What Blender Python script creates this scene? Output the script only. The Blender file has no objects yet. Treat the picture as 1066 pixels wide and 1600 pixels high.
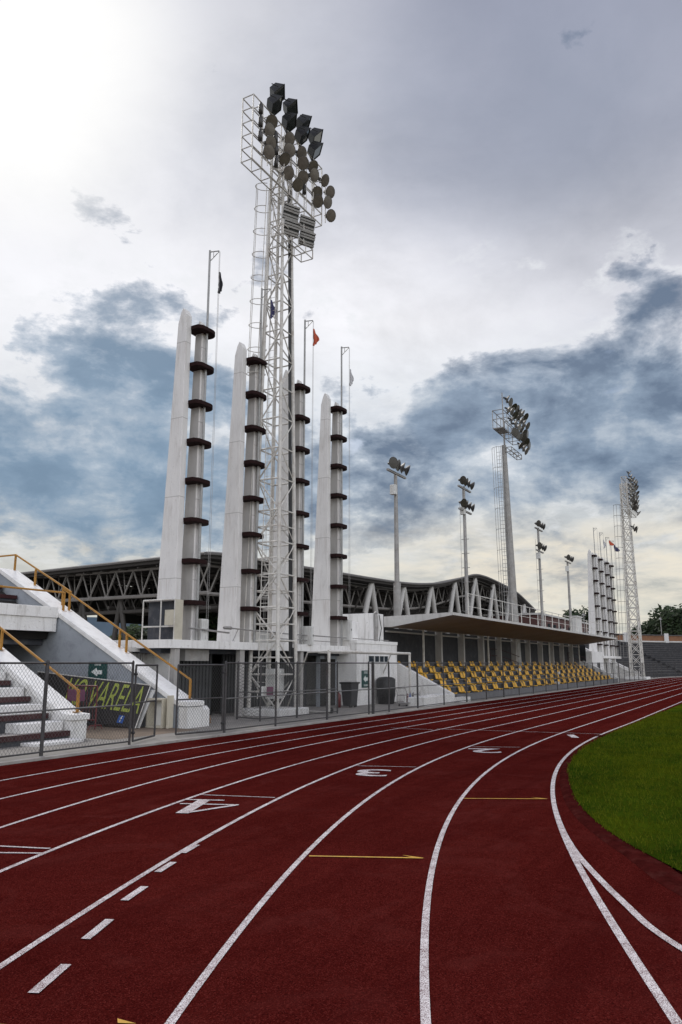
import bpy, math, random
import numpy as np
from mathutils import Vector, Matrix, noise
random.seed(7)
PI = math.pi
SC = bpy.context.scene
COL = SC.collection

# ---------------------------------------------------------------- site axes
# x runs along the straight (away from the viewer), y runs towards the stands, z up (metres)
CAM_H = 1.85
PHI = .5055
PITCH = math.atan(236/1200)

# ---------------------------------------------------------------- materials
def new_mat(name):
    m = bpy.data.materials.new(name); m.use_nodes = True
    nt = m.node_tree
    return m, nt, nt.nodes['Principled BSDF']

def N(nt, typ, **kw):
    n = nt.nodes.new(typ)
    for k, v in kw.items():
        if k in n.inputs.keys() if hasattr(n.inputs, 'keys') else False:
            n.inputs[k].default_value = v
        else:
            setattr(n, k, v)
    return n

def math_node(nt, op, a, b=None, c=None):
    n = nt.nodes.new('ShaderNodeMath'); n.operation = op
    for i, v in enumerate((a, b, c)):
        if v is None: continue
        if isinstance(v, (int, float)): n.inputs[i].default_value = v
        else: nt.links.new(v, n.inputs[i])
    return n.outputs[0]

def mix_rgb(nt, f, a, b, mode='MIX'):
    n = nt.nodes.new('ShaderNodeMix'); n.data_type = 'RGBA'; n.blend_type = mode
    for sock, v in ((n.inputs[0], f), (n.inputs[6], a), (n.inputs[7], b)):
        if isinstance(v, (int, float)): sock.default_value = v
        elif isinstance(v, tuple): sock.default_value = (v[0], v[1], v[2], 1)
        else: nt.links.new(v, sock)
    return n.outputs[2]

def noise_tex(nt, vec, scale, detail=4, rough=.55, dist=0):
    n = nt.nodes.new('ShaderNodeTexNoise')
    n.inputs['Scale'].default_value = scale; n.inputs['Detail'].default_value = detail
    n.inputs['Roughness'].default_value = rough; n.inputs['Distortion'].default_value = dist
    if vec is not None: nt.links.new(vec, n.inputs['Vector'])
    return n.outputs['Fac']

def ramp(nt, fac, stops, interp='LINEAR'):
    r = nt.nodes.new('ShaderNodeValToRGB'); r.color_ramp.interpolation = interp
    cr = r.color_ramp
    while len(cr.elements) < len(stops): cr.elements.new(.5)
    for e, (p, c) in zip(cr.elements, stops):
        e.position = p
        e.color = (c, c, c, 1) if isinstance(c, (int, float)) else (c[0], c[1], c[2], 1)
    nt.links.new(fac, r.inputs[0])
    return r.outputs[0]

def coords(nt, stretch=(1, 1, 1), kind='geo'):
    if kind == 'geo':
        g = nt.nodes.new('ShaderNodeNewGeometry'); out = g.outputs['Position']
    else:
        g = nt.nodes.new('ShaderNodeTexCoord'); out = g.outputs['Object']
    mp = nt.nodes.new('ShaderNodeMapping'); mp.inputs['Scale'].default_value = stretch
    nt.links.new(out, mp.inputs[0])
    return mp.outputs[0]

def bump(nt, b, h, strength=.3, dist=.02):
    n = nt.nodes.new('ShaderNodeBump'); n.inputs['Strength'].default_value = strength
    n.inputs['Distance'].default_value = dist
    nt.links.new(h, n.inputs['Height']); nt.links.new(n.outputs[0], b.inputs['Normal'])

def surf(name, col, rough=.7, var=.25, scale=3, dirt=None, dirt_amt=0, metal=0, bmp=.15, bscale=40, bdist=.01, streak=False):
    """general weathered surface"""
    m, nt, b = new_mat(name)
    p = coords(nt)
    n1 = noise_tex(nt, p, scale, 6, .6)
    f = ramp(nt, n1, [(.3, 0), (.7, 1)])
    dark = tuple(c*(1-var) for c in col)
    c = mix_rgb(nt, f, dark, col)
    if dirt is not None:
        q = coords(nt, (2.2, 2.2, .35) if streak else (1, 1, 1))
        n2 = noise_tex(nt, q, 2.3, 7, .68, .4)
        f2 = ramp(nt, n2, [(.5, 0), (.72, dirt_amt)])
        c = mix_rgb(nt, f2, c, dirt)
        n4 = noise_tex(nt, p, 9, 5, .7)
        f4 = ramp(nt, n4, [(.62, 0), (.7, dirt_amt)])
        c = mix_rgb(nt, f4, c, dirt)
    nt.links.new(c, b.inputs['Base Color'])
    b.inputs['Roughness'].default_value = rough; b.inputs['Metallic'].default_value = metal
    if bmp:
        n3 = noise_tex(nt, p, bscale, 4, .6)
        bump(nt, b, n3, bmp, bdist)
    return m

M = {}
M['white_wall'] = surf('white_wall', (.80, .79, .775), .85, .10, 1.2, (.36, .34, .31), .65, streak=True, bmp=.5, bscale=14, bdist=.02)
M['white_cap'] = surf('white_cap', (.84, .83, .81), .85, .1, 2.2, (.5, .48, .45), .5, bmp=.5, bscale=20)
M['fin'] = surf('fin_white', (.74, .725, .71), .85, .12, .9, (.38, .35, .32), .45, streak=True, bmp=.4, bscale=12, bdist=.015)
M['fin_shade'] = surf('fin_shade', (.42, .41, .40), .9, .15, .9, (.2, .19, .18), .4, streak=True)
M['grey_wall'] = surf('grey_wall', (.36, .39, .43), .85, .2, .8, (.16, .17, .19), .5, bmp=.3, bscale=18)
M['slab_side'] = surf('slab_side', (.6, .59, .57), .85, .2, 1.5, (.3, .29, .27), .5, streak=True)
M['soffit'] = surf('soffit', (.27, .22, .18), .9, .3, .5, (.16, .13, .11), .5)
M['dark_panel'] = surf('dark_panel', (.032, .033, .038), .9, .35, 1.5, (.075, .075, .08), .5, bmp=.6, bscale=9, bdist=.05)
M['column'] = surf('column', (.40, .385, .37), .85, .2, 2, (.25, .23, .21), .5, streak=True)
M['concrete'] = surf('concrete', (.27, .25, .225), .9, .3, 1.2, (.15, .135, .12), .6, bmp=.4, bscale=30)
M['kerb'] = surf('kerb', (.34, .32, .30), .9, .3, 3, (.16, .14, .13), .7, bmp=.5)
M['apron_brown'] = surf('apron_brown', (.20, .145, .10), .95, .35, 2.5, (.11, .08, .06), .6, bmp=.7, bscale=25)
M['riser'] = surf('riser_grey', (.072, .076, .088), .85, .3, 2.5, (.22, .21, .2), .35, bmp=.3)
M['plinth'] = surf('plinth_grey', (.17, .17, .18), .85, .25, 1.5, (.3, .29, .28), .4, streak=True)
M['maroon'] = surf('maroon_paint', (.055, .02, .022), .6, .35, 5, (.12, .08, .075), .5)
M['shelf'] = surf('shelf_brown', (.022, .008, .008), .7, .35, 5, bmp=.2)
for k_ in ('shelf', 'maroon', 'riser'): M[k_].node_tree.nodes['Principled BSDF'].inputs['Specular IOR Level'].default_value = .12
M['bench_top'] = surf('bench_top', (.36, .33, .31), .8, .3, 3, (.16, .11, .1), .6)
M['amber'] = surf('amber_paint', (.42, .20, .025), .5, .25, 5, (.2, .1, .03), .6, bmp=.1)
M['fence_steel'] = surf('fence_steel', (.075, .072, .075), .6, .45, 9, (.03, .018, .012), .7, metal=.3)
M['fence_light'] = surf('fence_light', (.19, .19, .19), .55, .4, 9, (.07, .05, .04), .7, metal=.4)
M['white_steel'] = surf('white_steel', (.66, .64, .60), .5, .25, 5, (.26, .19, .14), .6, bmp=.1)
M['grey_steel'] = surf('grey_steel', (.34, .33, .32), .5, .3, 3, (.18, .14, .11), .5, metal=.2)
M['hall_steel'] = surf('hall_steel', (.24, .225, .21), .6, .25, 2, (.14, .12, .11), .5)
M['hall_dark_steel'] = surf('hall_dark_steel', (.06, .053, .048), .6, .3, 2)
M['hall_roof'] = surf('hall_roof', (.04, .035, .032), .8, .3, .4, bmp=.2)
M['hall_edge'] = surf('hall_edge', (.17, .16, .155), .6, .2, 1)
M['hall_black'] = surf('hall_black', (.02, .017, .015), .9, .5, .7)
M['hall_column'] = surf('hall_column', (.5, .485, .465), .6, .15, 1)
M['lamp_black'] = surf('lamp_black', (.022, .022, .022), .5, .4, 8, metal=.3)
M['lamp_glass'] = surf('lamp_glass', (.14, .12, .10), .22, .35, 6, (.25, .22, .18), .4, bmp=0)
M['lamp_shell'] = surf('lamp_shell', (.07, .066, .062), .5, .35, 8, metal=.4, bmp=0)
M['cable'] = surf('cable', (.02, .02, .022), .6, .3, 8)
M['dark_metal'] = surf('dark_metal', (.035, .035, .038), .5, .3, 4, metal=.2)
M['pole_grey'] = surf('pole_grey', (.36, .36, .355), .5, .3, 6, metal=.3)
M['seat_yellow'] = surf('seat_yellow', (.88, .48, .02), .42, .22, 2.5, (.42, .22, .03), .5, bmp=0)
M['box_white'] = surf('box_white', (.66, .66, .64), .6, .15, 3, (.34, .32, .3), .6, streak=True)
M['beige'] = surf('beige', (.56, .52, .42), .6, .15, 3, (.3, .26, .2), .5)
M['bin'] = surf('bin', (.010, .010, .011), .5, .3, 5)
M['bin_grey'] = surf('bin_grey', (.035, .035, .038), .6, .3, 5)
M['green_sign'] = surf('green_sign', (.006, .06, .055), .5, .15, 5, bmp=0)
M['sign_white'] = surf('sign_white', (.75, .78, .76), .6, .1, 20, bmp=0)
M['banner_black'] = surf('banner_black', (.022, .018, .017), .55, .4, 3, bmp=.2, bscale=5, bdist=.03)
M['banner_green'] = surf('banner_letters', (.32, .37, .06), .6, .15, 8, bmp=0)
M['blue_badge'] = surf('blue_badge', (.02, .09, .35), .5, .1, 8, bmp=0)
M['red_metal'] = surf('red_metal', (.15, .025, .028), .5, .3, 5)
M['red_paint'] = surf('red_paint', (.12, .012, .014), .4, .2, 5)
M['cardboard'] = surf('cardboard', (.3, .17, .08), .9, .2, 5)
M['purple_sign'] = surf('purple_sign', (.2, .07, .13), .7, .15, 8)
M['flag_black'] = surf('flag_black', (.015, .015, .02), .9, .2, 5)
M['flag_orange'] = surf('flag_orange', (.55, .10, .045), .8, .3, 5)
M['flag_white'] = surf('flag_white', (.55, .55, .57), .8, .3, 5)
M['flag_blue'] = surf('flag_blue', (.05, .05, .14), .8, .3, 5)
M['rope'] = surf('rope', (.35, .34, .33), .9, .1, 5, bmp=0)
M['brick_band'] = surf('brick_band', (.24, .115, .06), .9, .3, 2, (.14, .07, .04), .5)
M['maroon_wall'] = surf('maroon_wall', (.11, .05, .045), .8, .3, 2)
M['trunk'] = surf('trunk', (.07, .055, .04), .95, .4, 8)
M['far_step'] = surf('far_step', (.036, .037, .043), .9, .3, .8, (.13, .12, .12), .5)
M['far_tread'] = surf('far_tread', (.11, .105, .105), .9, .3, .8)
M['hill'] = surf('hill', (.09, .13, .17), 1, .3, .02, bmp=0)
M['paint_yellow'] = surf('paint_yellow', (.62, .33, .02), .7, .3, 12, (.2, .05, .02), .6, bmp=.4, bscale=150)

def glassmat():
    m, nt, b = new_mat('window_glass')
    b.inputs['Base Color'].default_value = (.03, .04, .05, 1); b.inputs['Roughness'].default_value = .08
    return m
M['glass'] = glassmat()
def clearmat():
    m, nt, b = new_mat('clear_plastic')
    b.inputs['Base Color'].default_value = (.8, .85, .85, 1); b.inputs['Roughness'].default_value = .1
    b.inputs['Transmission Weight'].default_value = .7
    return m
M['clear'] = clearmat()

def add_joints(m, period, off):
    nt = m.node_tree; b = nt.nodes['Principled BSDF']; src = b.inputs['Base Color'].links[0].from_socket
    g = nt.nodes.new('ShaderNodeNewGeometry'); sp = nt.nodes.new('ShaderNodeSeparateXYZ'); nt.links.new(g.outputs['Position'], sp.inputs[0])
    wob = noise_tex(nt, g.outputs['Position'], 3, 3, .6)
    f = math_node(nt, 'FRACT', math_node(nt, 'ADD', math_node(nt, 'DIVIDE', sp.outputs['Z'], period), math_node(nt, 'ADD', math_node(nt, 'MULTIPLY', wob, .006), off)))
    line = ramp(nt, f, [(0, .6), (.006, .6), (.012, .0), (1, 0)])
    run = math_node(nt, 'MULTIPLY', ramp(nt, f, [(.55, 0), (1, .30)]), ramp(nt, noise_tex(nt, coords(nt, (9, 9, .4)), 1.5, 4, .6), [(.5, 0), (.66, 1)]))
    c = mix_rgb(nt, run, src, (.30, .22, .17)); c = mix_rgb(nt, line, c, (.25, .24, .22))
    nt.links.new(c, b.inputs['Base Color'])
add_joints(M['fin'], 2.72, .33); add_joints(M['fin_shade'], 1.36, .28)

def track_mat():
    m, nt, b = new_mat('red_rubber_track')
    p = coords(nt)
    big = noise_tex(nt, p, .35, 5, .6)
    mid = noise_tex(nt, p, 5, 6, .65)
    c = mix_rgb(nt, ramp(nt, big, [(.3, 0), (.7, 1)]), (.056, .0062, .0052), (.084, .0105, .0086))
    c = mix_rgb(nt, ramp(nt, mid, [(.35, 0), (.7, .6)]), c, (.044, .0038, .0036))
    v = nt.nodes.new('ShaderNodeTexVoronoi'); v.inputs['Scale'].default_value = 150
    nt.links.new(p, v.inputs['Vector'])
    gr = nt.nodes.new('ShaderNodeSeparateColor'); nt.links.new(v.outputs['Color'], gr.inputs[0])
    c = mix_rgb(nt, ramp(nt, gr.outputs[0], [(.0, .9), (.34, 0)]), c, (.014, .002, .002))
    c = mix_rgb(nt, ramp(nt, gr.outputs[1], [(.72, 0), (1, .75)]), c, (.15, .026, .022))
    # pale scuffs and dust
    sc = noise_tex(nt, p, 26, 6, .75, 1.5)
    c = mix_rgb(nt, ramp(nt, sc, [(.68, 0), (.76, .35)]), c, (.14, .055, .05))
    # tyre-like darker wear running along the lanes
    fd = noise_tex(nt, p, .9, 5, .7, 1.2)
    c = mix_rgb(nt, ramp(nt, fd, [(.5, 0), (.72, .4)]), c, (.105, .022, .019))
    q = coords(nt, (.12, 1.3, 1))
    wl = noise_tex(nt, q, 2.0, 4, .6, .6)
    c = mix_rgb(nt, ramp(nt, wl, [(.45, 0), (.75, .5)]), c, (.032, .0027, .0028))
    nt.links.new(c, b.inputs['Base Color'])
    b.inputs['Roughness'].default_value = 1
    b.inputs['Specular IOR Level'].default_value = .0
    hh = math_node(nt, 'ADD', v.outputs['Distance'], math_node(nt, 'MULTIPLY', mid, .6))
    bump(nt, b, hh, .75, .006)
    return m
M['track'] = track_mat()

def line_mat():
    m, nt, b = new_mat('worn_white_line_paint')
    p = coords(nt)
    g = noise_tex(nt, p, 170, 3, .7)
    w = noise_tex(nt, p, 7, 6, .7)
    c = mix_rgb(nt, ramp(nt, w, [(.4, 0), (.75, .6)]), (.72, .68, .68), (.46, .40, .40))
    sp = math_node(nt, 'ADD', g, math_node(nt, 'MULTIPLY', w, .22))
    c = mix_rgb(nt, ramp(nt, sp, [(.60, 0), (.665, .95)]), c, (.09, .02, .02))
    nt.links.new(c, b.inputs['Base Color']); b.inputs['Roughness'].default_value = .9
    b.inputs['Specular IOR Level'].default_value = .1
    bump(nt, b, g, .6, .004)
    return m
M['line'] = line_mat()

def grass_mat(name, c0, c1, c2):
    m, nt, b = new_mat(name)
    p = coords(nt)
    a = noise_tex(nt, p, .9, 5, .6); d = noise_tex(nt, p, 14, 5, .7)
    c = mix_rgb(nt, ramp(nt, a, [(.35, 0), (.65, 1)]), c0, c1)
    c = mix_rgb(nt, ramp(nt, d, [(.4, 0), (.72, .8)]), c, c2)
    e_ = noise_tex(nt, p, .35, 6, .7, .5)
    c = mix_rgb(nt, ramp(nt, e_, [(.45, 0), (.68, .6)]), c, tuple(q*1.0 for q in (c1[0]*1.9, c1[1]*1.35, c1[2])))
    nt.links.new(c, b.inputs['Base Color']); b.inputs['Roughness'].default_value = 1
    b.inputs['Specular IOR Level'].default_value = .0
    bump(nt, b, d, .8, .05)
    return m
M['grass_ground'] = grass_mat('grass_ground', (.018, .036, .003), (.038, .064, .004), (.009, .019, .002))
M['grass_blade'] = grass_mat('grass_blade', (.024, .050, .003), (.064, .095, .005), (.17, .16, .022))
M['soil'] = surf('soil', (.1, .08, .06), 1, .3, .3)

def leaf_mat(name, c0, c1):
    m, nt, b = new_mat(name)
    p = coords(nt)
    a = noise_tex(nt, p, 1.6, 4, .6)
    nt.links.new(mix_rgb(nt, ramp(nt, a, [(.35, 0), (.65, 1)]), c0, c1), b.inputs['Base Color'])
    b.inputs['Roughness'].default_value = .7
    b.inputs['Specular IOR Level'].default_value = .2
    return m
M['leaf_dark'] = leaf_mat('leaf_dark', (.012, .022, .010), (.035, .055, .02))
M['leaf_green'] = leaf_mat('leaf_green', (.02, .04, .015), (.07, .10, .03))

def mesh_mat(axis):
    """chain-link: diamonds of wire, open between them; u runs along the fence, v is height"""
    m, nt, b = new_mat('chain_link_' + axis)
    g = nt.nodes.new('ShaderNodeNewGeometry')
    s = nt.nodes.new('ShaderNodeSeparateXYZ'); nt.links.new(g.outputs['Position'], s.inputs[0])
    u, z = s.outputs[axis.upper()], s.outputs['Z']
    P = .085
    wv = math_node(nt, 'MULTIPLY', math_node(nt, 'SINE', math_node(nt, 'MULTIPLY', z, 3.1)), .01)
    u = math_node(nt, 'ADD', u, wv)
    a = math_node(nt, 'FRACT', math_node(nt, 'DIVIDE', math_node(nt, 'ADD', u, math_node(nt, 'MULTIPLY', z, .8)), P))
    c = math_node(nt, 'FRACT', math_node(nt, 'ADD', math_node(nt, 'DIVIDE', math_node(nt, 'SUBTRACT', u, math_node(nt, 'MULTIPLY', z, .8)), P), 400.))
    w = math_node(nt, 'LESS_THAN', math_node(nt, 'MINIMUM', a, c), .09)
    tr = nt.nodes.new('ShaderNodeBsdfTransparent'); mx = nt.nodes.new('ShaderNodeMixShader')
    nt.links.new(w, mx.inputs[0]); nt.links.new(tr.outputs[0], mx.inputs[1]); nt.links.new(b.outputs[0], mx.inputs[2])
    nt.links.new(mx.outputs[0], nt.nodes['Material Output'].inputs[0])
    b.inputs['Base Color'].default_value = (.10, .10, .10, 1); b.inputs['Roughness'].default_value = .6
    b.inputs['Metallic'].default_value = .4
    return m
M['link_x'] = mesh_mat('x'); M['link_y'] = mesh_mat('y')

# ---------------------------------------------------------------- mesh builder
def wloc(o):
    v = Vector((0, 0, 0))
    while o is not None:
        v += o.location; o = o.parent
    return v

class MB:
    def __init__(self):
        self.v = []; self.f = []; self.mi = []; self.cur = 0; self.smooth = []
    def add(self, vs, fs, sm=False):
        o = len(self.v); self.v += [tuple(p) for p in vs]
        for f in fs:
            self.f.append([i+o for i in f]); self.mi.append(self.cur); self.smooth.append(sm)
        return self
    def box(self, x0, x1, y0, y1, z0, z1):
        vs = [(x, y, z) for x in (x0, x1) for y in (y0, y1) for z in (z0, z1)]
        return self.add(vs, [(0, 1, 3, 2), (4, 6, 7, 5), (0, 4, 5, 1), (2, 3, 7, 6), (0, 2, 6, 4), (1, 5, 7, 3)])
    def bbox(self, x0, x1, y0, y1, z0, z1, b=.01):
        """box with chamfered vertical and top edges"""
        def ring(z, i): return [(x0+i+b, y0+i, z), (x1-i-b, y0+i, z), (x1-i, y0+i+b, z), (x1-i, y1-i-b, z), (x1-i-b, y1-i, z), (x0+i+b, y1-i, z), (x0+i, y1-i-b, z), (x0+i, y0+i+b, z)]
        vs = ring(z0, 0)+ring(z1-b, 0)+ring(z1, b)
        fs = [tuple(range(7, -1, -1)), tuple(range(16, 24))]
        for k in (0, 8):
            for i in range(8): fs.append((k+i, k+(i+1) % 8, k+8+(i+1) % 8, k+8+i))
        return self.add(vs, fs)
    def prism(self, poly, axis, a, b):
        """poly of 2D points in the plane perpendicular to axis, extruded from a to b"""
        n = len(poly)
        def P(p, h):
            return {'x': (h, p[0], p[1]), 'y': (p[0], h, p[1]), 'z': (p[0], p[1], h)}[axis]
        vs = [P(p, a) for p in poly]+[P(p, b) for p in poly]
        fs = [tuple(range(n)), tuple(range(2*n-1, n-1, -1))]+[(i, i+n, (i+1) % n+n, (i+1) % n) for i in range(n)]
        return self.add(vs, fs)
    def tube(self, p, q, r, r2=None, n=8, cap=True):
        p, q = Vector(p), Vector(q); d = q-p
        if d.length < 1e-6: return self
        r2 = r if r2 is None else r2
        z = d.normalized(); x = z.orthogonal().normalized(); y = z.cross(x)
        vs = [p+(x*math.cos(2*PI*i/n)+y*math.sin(2*PI*i/n))*r for i in range(n)]
        vs += [q+(x*math.cos(2*PI*i/n)+y*math.sin(2*PI*i/n))*r2 for i in range(n)]
        self.add(vs, [(i, (i+1) % n, (i+1) % n+n, i+n) for i in range(n)], n >= 8)
        if cap: self.add(vs, [tuple(range(n-1, -1, -1)), tuple(range(n, 2*n))])
        return self
    def path(self, pts, r, n=6):
        for a, b in zip(pts[:-1], pts[1:]): self.tube(a, b, r, n=n)
        return self
    def lathe(self, c, axis, prof, n=14):
        """prof: list of (distance along axis, radius)"""
        c = Vector(c); z = Vector(axis).normalized(); x = z.orthogonal().normalized(); y = z.cross(x)
        vs = []
        for h, r in prof:
            for i in range(n): vs.append(c+z*h+(x*math.cos(2*PI*i/n)+y*math.sin(2*PI*i/n))*r)
        fs = []
        for k in range(len(prof)-1):
            for i in range(n): fs.append((k*n+i, k*n+(i+1) % n, (k+1)*n+(i+1) % n, (k+1)*n+i))
        self.add(vs, fs, True)
        return self
    def obox(self, c, ax, ay, az, hx, hy, hz):
        c = Vector(c); vs = [c+ax*(sx*hx)+ay*(sy*hy)+az*(sz*hz) for sx in (-1, 1) for sy in (-1, 1) for sz in (-1, 1)]
        return self.add(vs, [(0, 1, 3, 2), (4, 6, 7, 5), (0, 4, 5, 1), (2, 3, 7, 6), (0, 2, 6, 4), (1, 5, 7, 3)])
    def build(self, name, mats, parent=None, label=None, bevel=0, loc=None):
        off = wloc(parent) if parent is not None else (Vector(loc) if loc else Vector((0, 0, 0)))
        me = bpy.data.meshes.new(name)
        me.from_pydata([tuple(Vector(p)-off) for p in self.v], [], self.f)
        if not isinstance(mats, (list, tuple)): mats = [mats]
        for m in mats: me.materials.append(m)
        me.polygons.foreach_set('material_index', self.mi)
        me.polygons.foreach_set('use_smooth', self.smooth)
        me.update()
        o = bpy.data.objects.new(name, me); COL.objects.link(o)
        if parent is not None: o.parent = parent
        else: o.location = off
        if bevel:
            b = o.modifiers.new('bevel', 'BEVEL'); b.width = bevel; b.segments = 2; b.limit_method = 'ANGLE'
        if label: o['label'] = label
        return o

def thing(name, label, cat, loc=(0, 0, 0), group=None):
    o = bpy.data.objects.new(name, None); COL.objects.link(o); o.location = loc; o.empty_display_size = .2
    o['label'] = label; o['category'] = cat
    if group: o['group'] = group
    return o
def tag(o, label, cat, group=None):
    o['label'] = label; o['category'] = cat
    if group: o['group'] = group
    return o
def struct(o):
    o['kind'] = 'structure'; return o
def kids(o): return [c for c in COL.objects if c.parent == o]
def copy_tree(o, parent=None, tab=None):
    if tab is None:
        tab = {}
        for c in COL.objects:
            if c.parent is not None: tab.setdefault(c.parent.name, []).append(c)
    c = o.copy(); COL.objects.link(c); c.parent = parent
    for ch in tab.get(o.name, []): copy_tree(ch, c, tab)
    return c
def text_mesh(txt, size, sx=1., shear=0, extrude=0, offset=0):
    cu = bpy.data.curves.new('lettering', 'FONT'); cu.body = txt; cu.size = size; cu.align_x = 'CENTER'; cu.align_y = 'CENTER'
    cu.shear = shear; cu.extrude = extrude; cu.offset = offset
    to = bpy.data.objects.new('lettering', cu); COL.objects.link(to)
    dg = bpy.context.evaluated_depsgraph_get()
    me = bpy.data.meshes.new_from_object(to.evaluated_get(dg))
    bpy.data.objects.remove(to)
    for v in me.vertices: v.co.x *= sx
    return me
def text_obj(name, me, mat, parent, origin, ax, ay):
    """put lettering in the plane spanned by ax (reading direction) and ay (up)"""
    off = wloc(parent) if parent is not None else Vector((0, 0, 0))
    ax, ay, o0 = Vector(ax), Vector(ay), Vector(origin); nz = ax.cross(ay)
    for v in me.vertices:
        v.co = o0+ax*v.co.x+ay*v.co.y+nz*v.co.z-off
    me.materials.clear(); me.materials.append(mat)
    o = bpy.data.objects.new(name, me); COL.objects.link(o)
    if parent is not None: o.parent = parent
    return o

# ---------------------------------------------------------------- ground, track, infield
def sheet(pts, z, name, mat):
    mb = MB(); mb.add([(x, y, z) for x, y in pts], [tuple(range(len(pts)))]); return struct(mb.build(name, mat))
g = MB(); g.add([(-1500, -1500, -.03), (3000, -1500, -.03), (3000, 3000, -.03), (-1500, 3000, -.03)], [(0, 1, 2, 3)])
struct(g.build('ground', M['soil']))

S0 = 27.; SE = 103.; TC = -26.   # the straight runs s = S0..SE, then the far bend turns about (SE, TC)
COEF = {0: (4.12, 4.766, -20.514, 10.286), 1: (5.2, 1.285, -8.738, 1.875), 2: (6.3, 3.401, -13.299, 4.959),
        3: (7.4, 4.337, -15.116, 6.348), 4: (8.5, .66, -4.892), 5: (9.6, 2.457, -6.899), 6: (10.5, 2.008, -5.27), 7: (11.55, 1.49, -3.889)}
def tline(k, s):
    c = COEF[k]; u = (S0-s)/S0
    if u <= 0: return c[0]
    return c[0]+sum(a*u**(i+2) for i, a in enumerate(c[1:]))
def line_pts(k, s0=-4.):
    pts = []
    # below s = 3 continue on the tangent
    lim = 3.
    dt = (tline(k, lim+.1)-tline(k, lim))/.1
    s = s0
    while s < lim: pts.append((s, tline(k, lim)+dt*(s-lim)-.035*(s-lim)**2)); s += .4
    s = lim
    while s < S0: pts.append((s, tline(k, s))); s += .3
    while s < SE: pts.append((s, tline(k, s))); s += 2.
    R = COEF[k][0]-TC
    for i in range(0, 41):
        a = PI*i/40*.95
        pts.append((SE+R*math.sin(a), TC+R*math.cos(a)))
    return pts
def ribbon(mb, pts, w, z):
    vs = []
    for i, p in enumerate(pts):
        a = Vector(pts[max(0, i-1)]); b = Vector(pts[min(len(pts)-1, i+1)]); d = (b-a).normalized(); n = Vector((-d.y, d.x))
        vs += [(p[0]+n.x*w/2, p[1]+n.y*w/2, z), (p[0]-n.x*w/2, p[1]-n.y*w/2, z)]
    mb.add(vs, [(2*i, 2*i+1, 2*i+3, 2*i+2) for i in range(len(pts)-1)])
def spline(P, n=8):
    out = []
    for i in range(len(P)-1):
        p0 = Vector(P[max(0, i-1)]); p1 = Vector(P[i]); p2 = Vector(P[i+1]); p3 = Vector(P[min(len(P)-1, i+2)])
        for k in range(n):
            t = k/n
            q = .5*((2*p1)+(p2-p0)*t+(2*p0-5*p1+4*p2-p3)*t*t+(3*p1-p0-3*p2+p3)*t*t*t)
            out.append((q.x, q.y))
    out.append(tuple(P[-1])); return out

def arc(R, n=40, ext=1.):
    return [(SE+R*math.sin(PI*i/n*ext), TC+R*math.cos(PI*i/n*ext)) for i in range(n+1)]
KT = 12.6   # outer edge of the red surface
tr = MB()
outer = [(-40, KT), (0, KT), (SE, KT)]+arc(KT-TC)[1:]
tr.add([(x, y, 0) for x, y in outer]+[(-40, -64, 0)], [tuple(range(len(outer)+1))])
struct(tr.build('running_track', M['track']))

edge = [(2.5, -4.2), (4.2, -2.3), (5.6, -.93), (6.9, .19), (7.86, .89), (8.74, 1.46), (9.41, 1.82), (10.45, 2.27), (11.86, 2.73), (14.64, 3.40), (17.28, 3.76), (20.34, 3.92), (24.0, 3.93), (30, 3.88), (45, 3.86)]
ek = spline(edge, 8)
infield = ek+[(SE, 3.82)]+arc(3.82-TC)[1:]+[(40, -55), (2, -30), (1, -12)]
sheet(infield, .034, 'infield_grass_ground', M['grass_ground'])
# raised rubber kerb strip between track and grass
kb = MB()
kouter = spline([(1.9, -3.6), (3.6, -1.9), (5.0, -.75), (6.3, .22), (7.39, .97), (7.93, 1.25), (8.44, 1.5), (9.05, 1.83), (10.0, 2.27), (11.28, 2.72), (13.39, 3.28), (15.54, 3.68), (18.5, 3.96), (21, 4.0), (30, 3.97), (SE, 3.95)], 8)
m_in = [(p[0]+.1, p[1]-.1) for p in kouter]
def inner_off(pts, w):
    out = []
    for i, p in enumerate(pts):
        a = Vector(pts[max(0, i-1)]); b = Vector(pts[min(len(pts)-1, i+1)]); d = (b-a).normalized(); n = Vector((d.y, -d.x))
        out.append((p[0]+n.x*w, p[1]+n.y*w))
    return out
ki = inner_off(kouter, .05); kj = inner_off(kouter, .26)
vs = []
for a, b, c in zip(kouter, ki, kj): vs += [(a[0], a[1], .003), (b[0], b[1], .028), (c[0], c[1], .024)]
kb.add(vs, [(3*i, 3*i+1, 3*i+4, 3*i+3) for i in range(len(kouter)-1)]+[(3*i+1, 3*i+2, 3*i+5, 3*i+4) for i in range(len(kouter)-1)])
M['kerb_rubber'] = surf('kerb_rubber', (.062, .010, .009), 1, .5, 7, (.12, .04, .034), .4, bmp=1, bscale=35, bdist=.02)
M['kerb_rubber'].node_tree.nodes['Principled BSDF'].inputs['Specular IOR Level'].default_value = 0
struct(kb.build('track_kerb_strip', M['kerb_rubber']))

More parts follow.
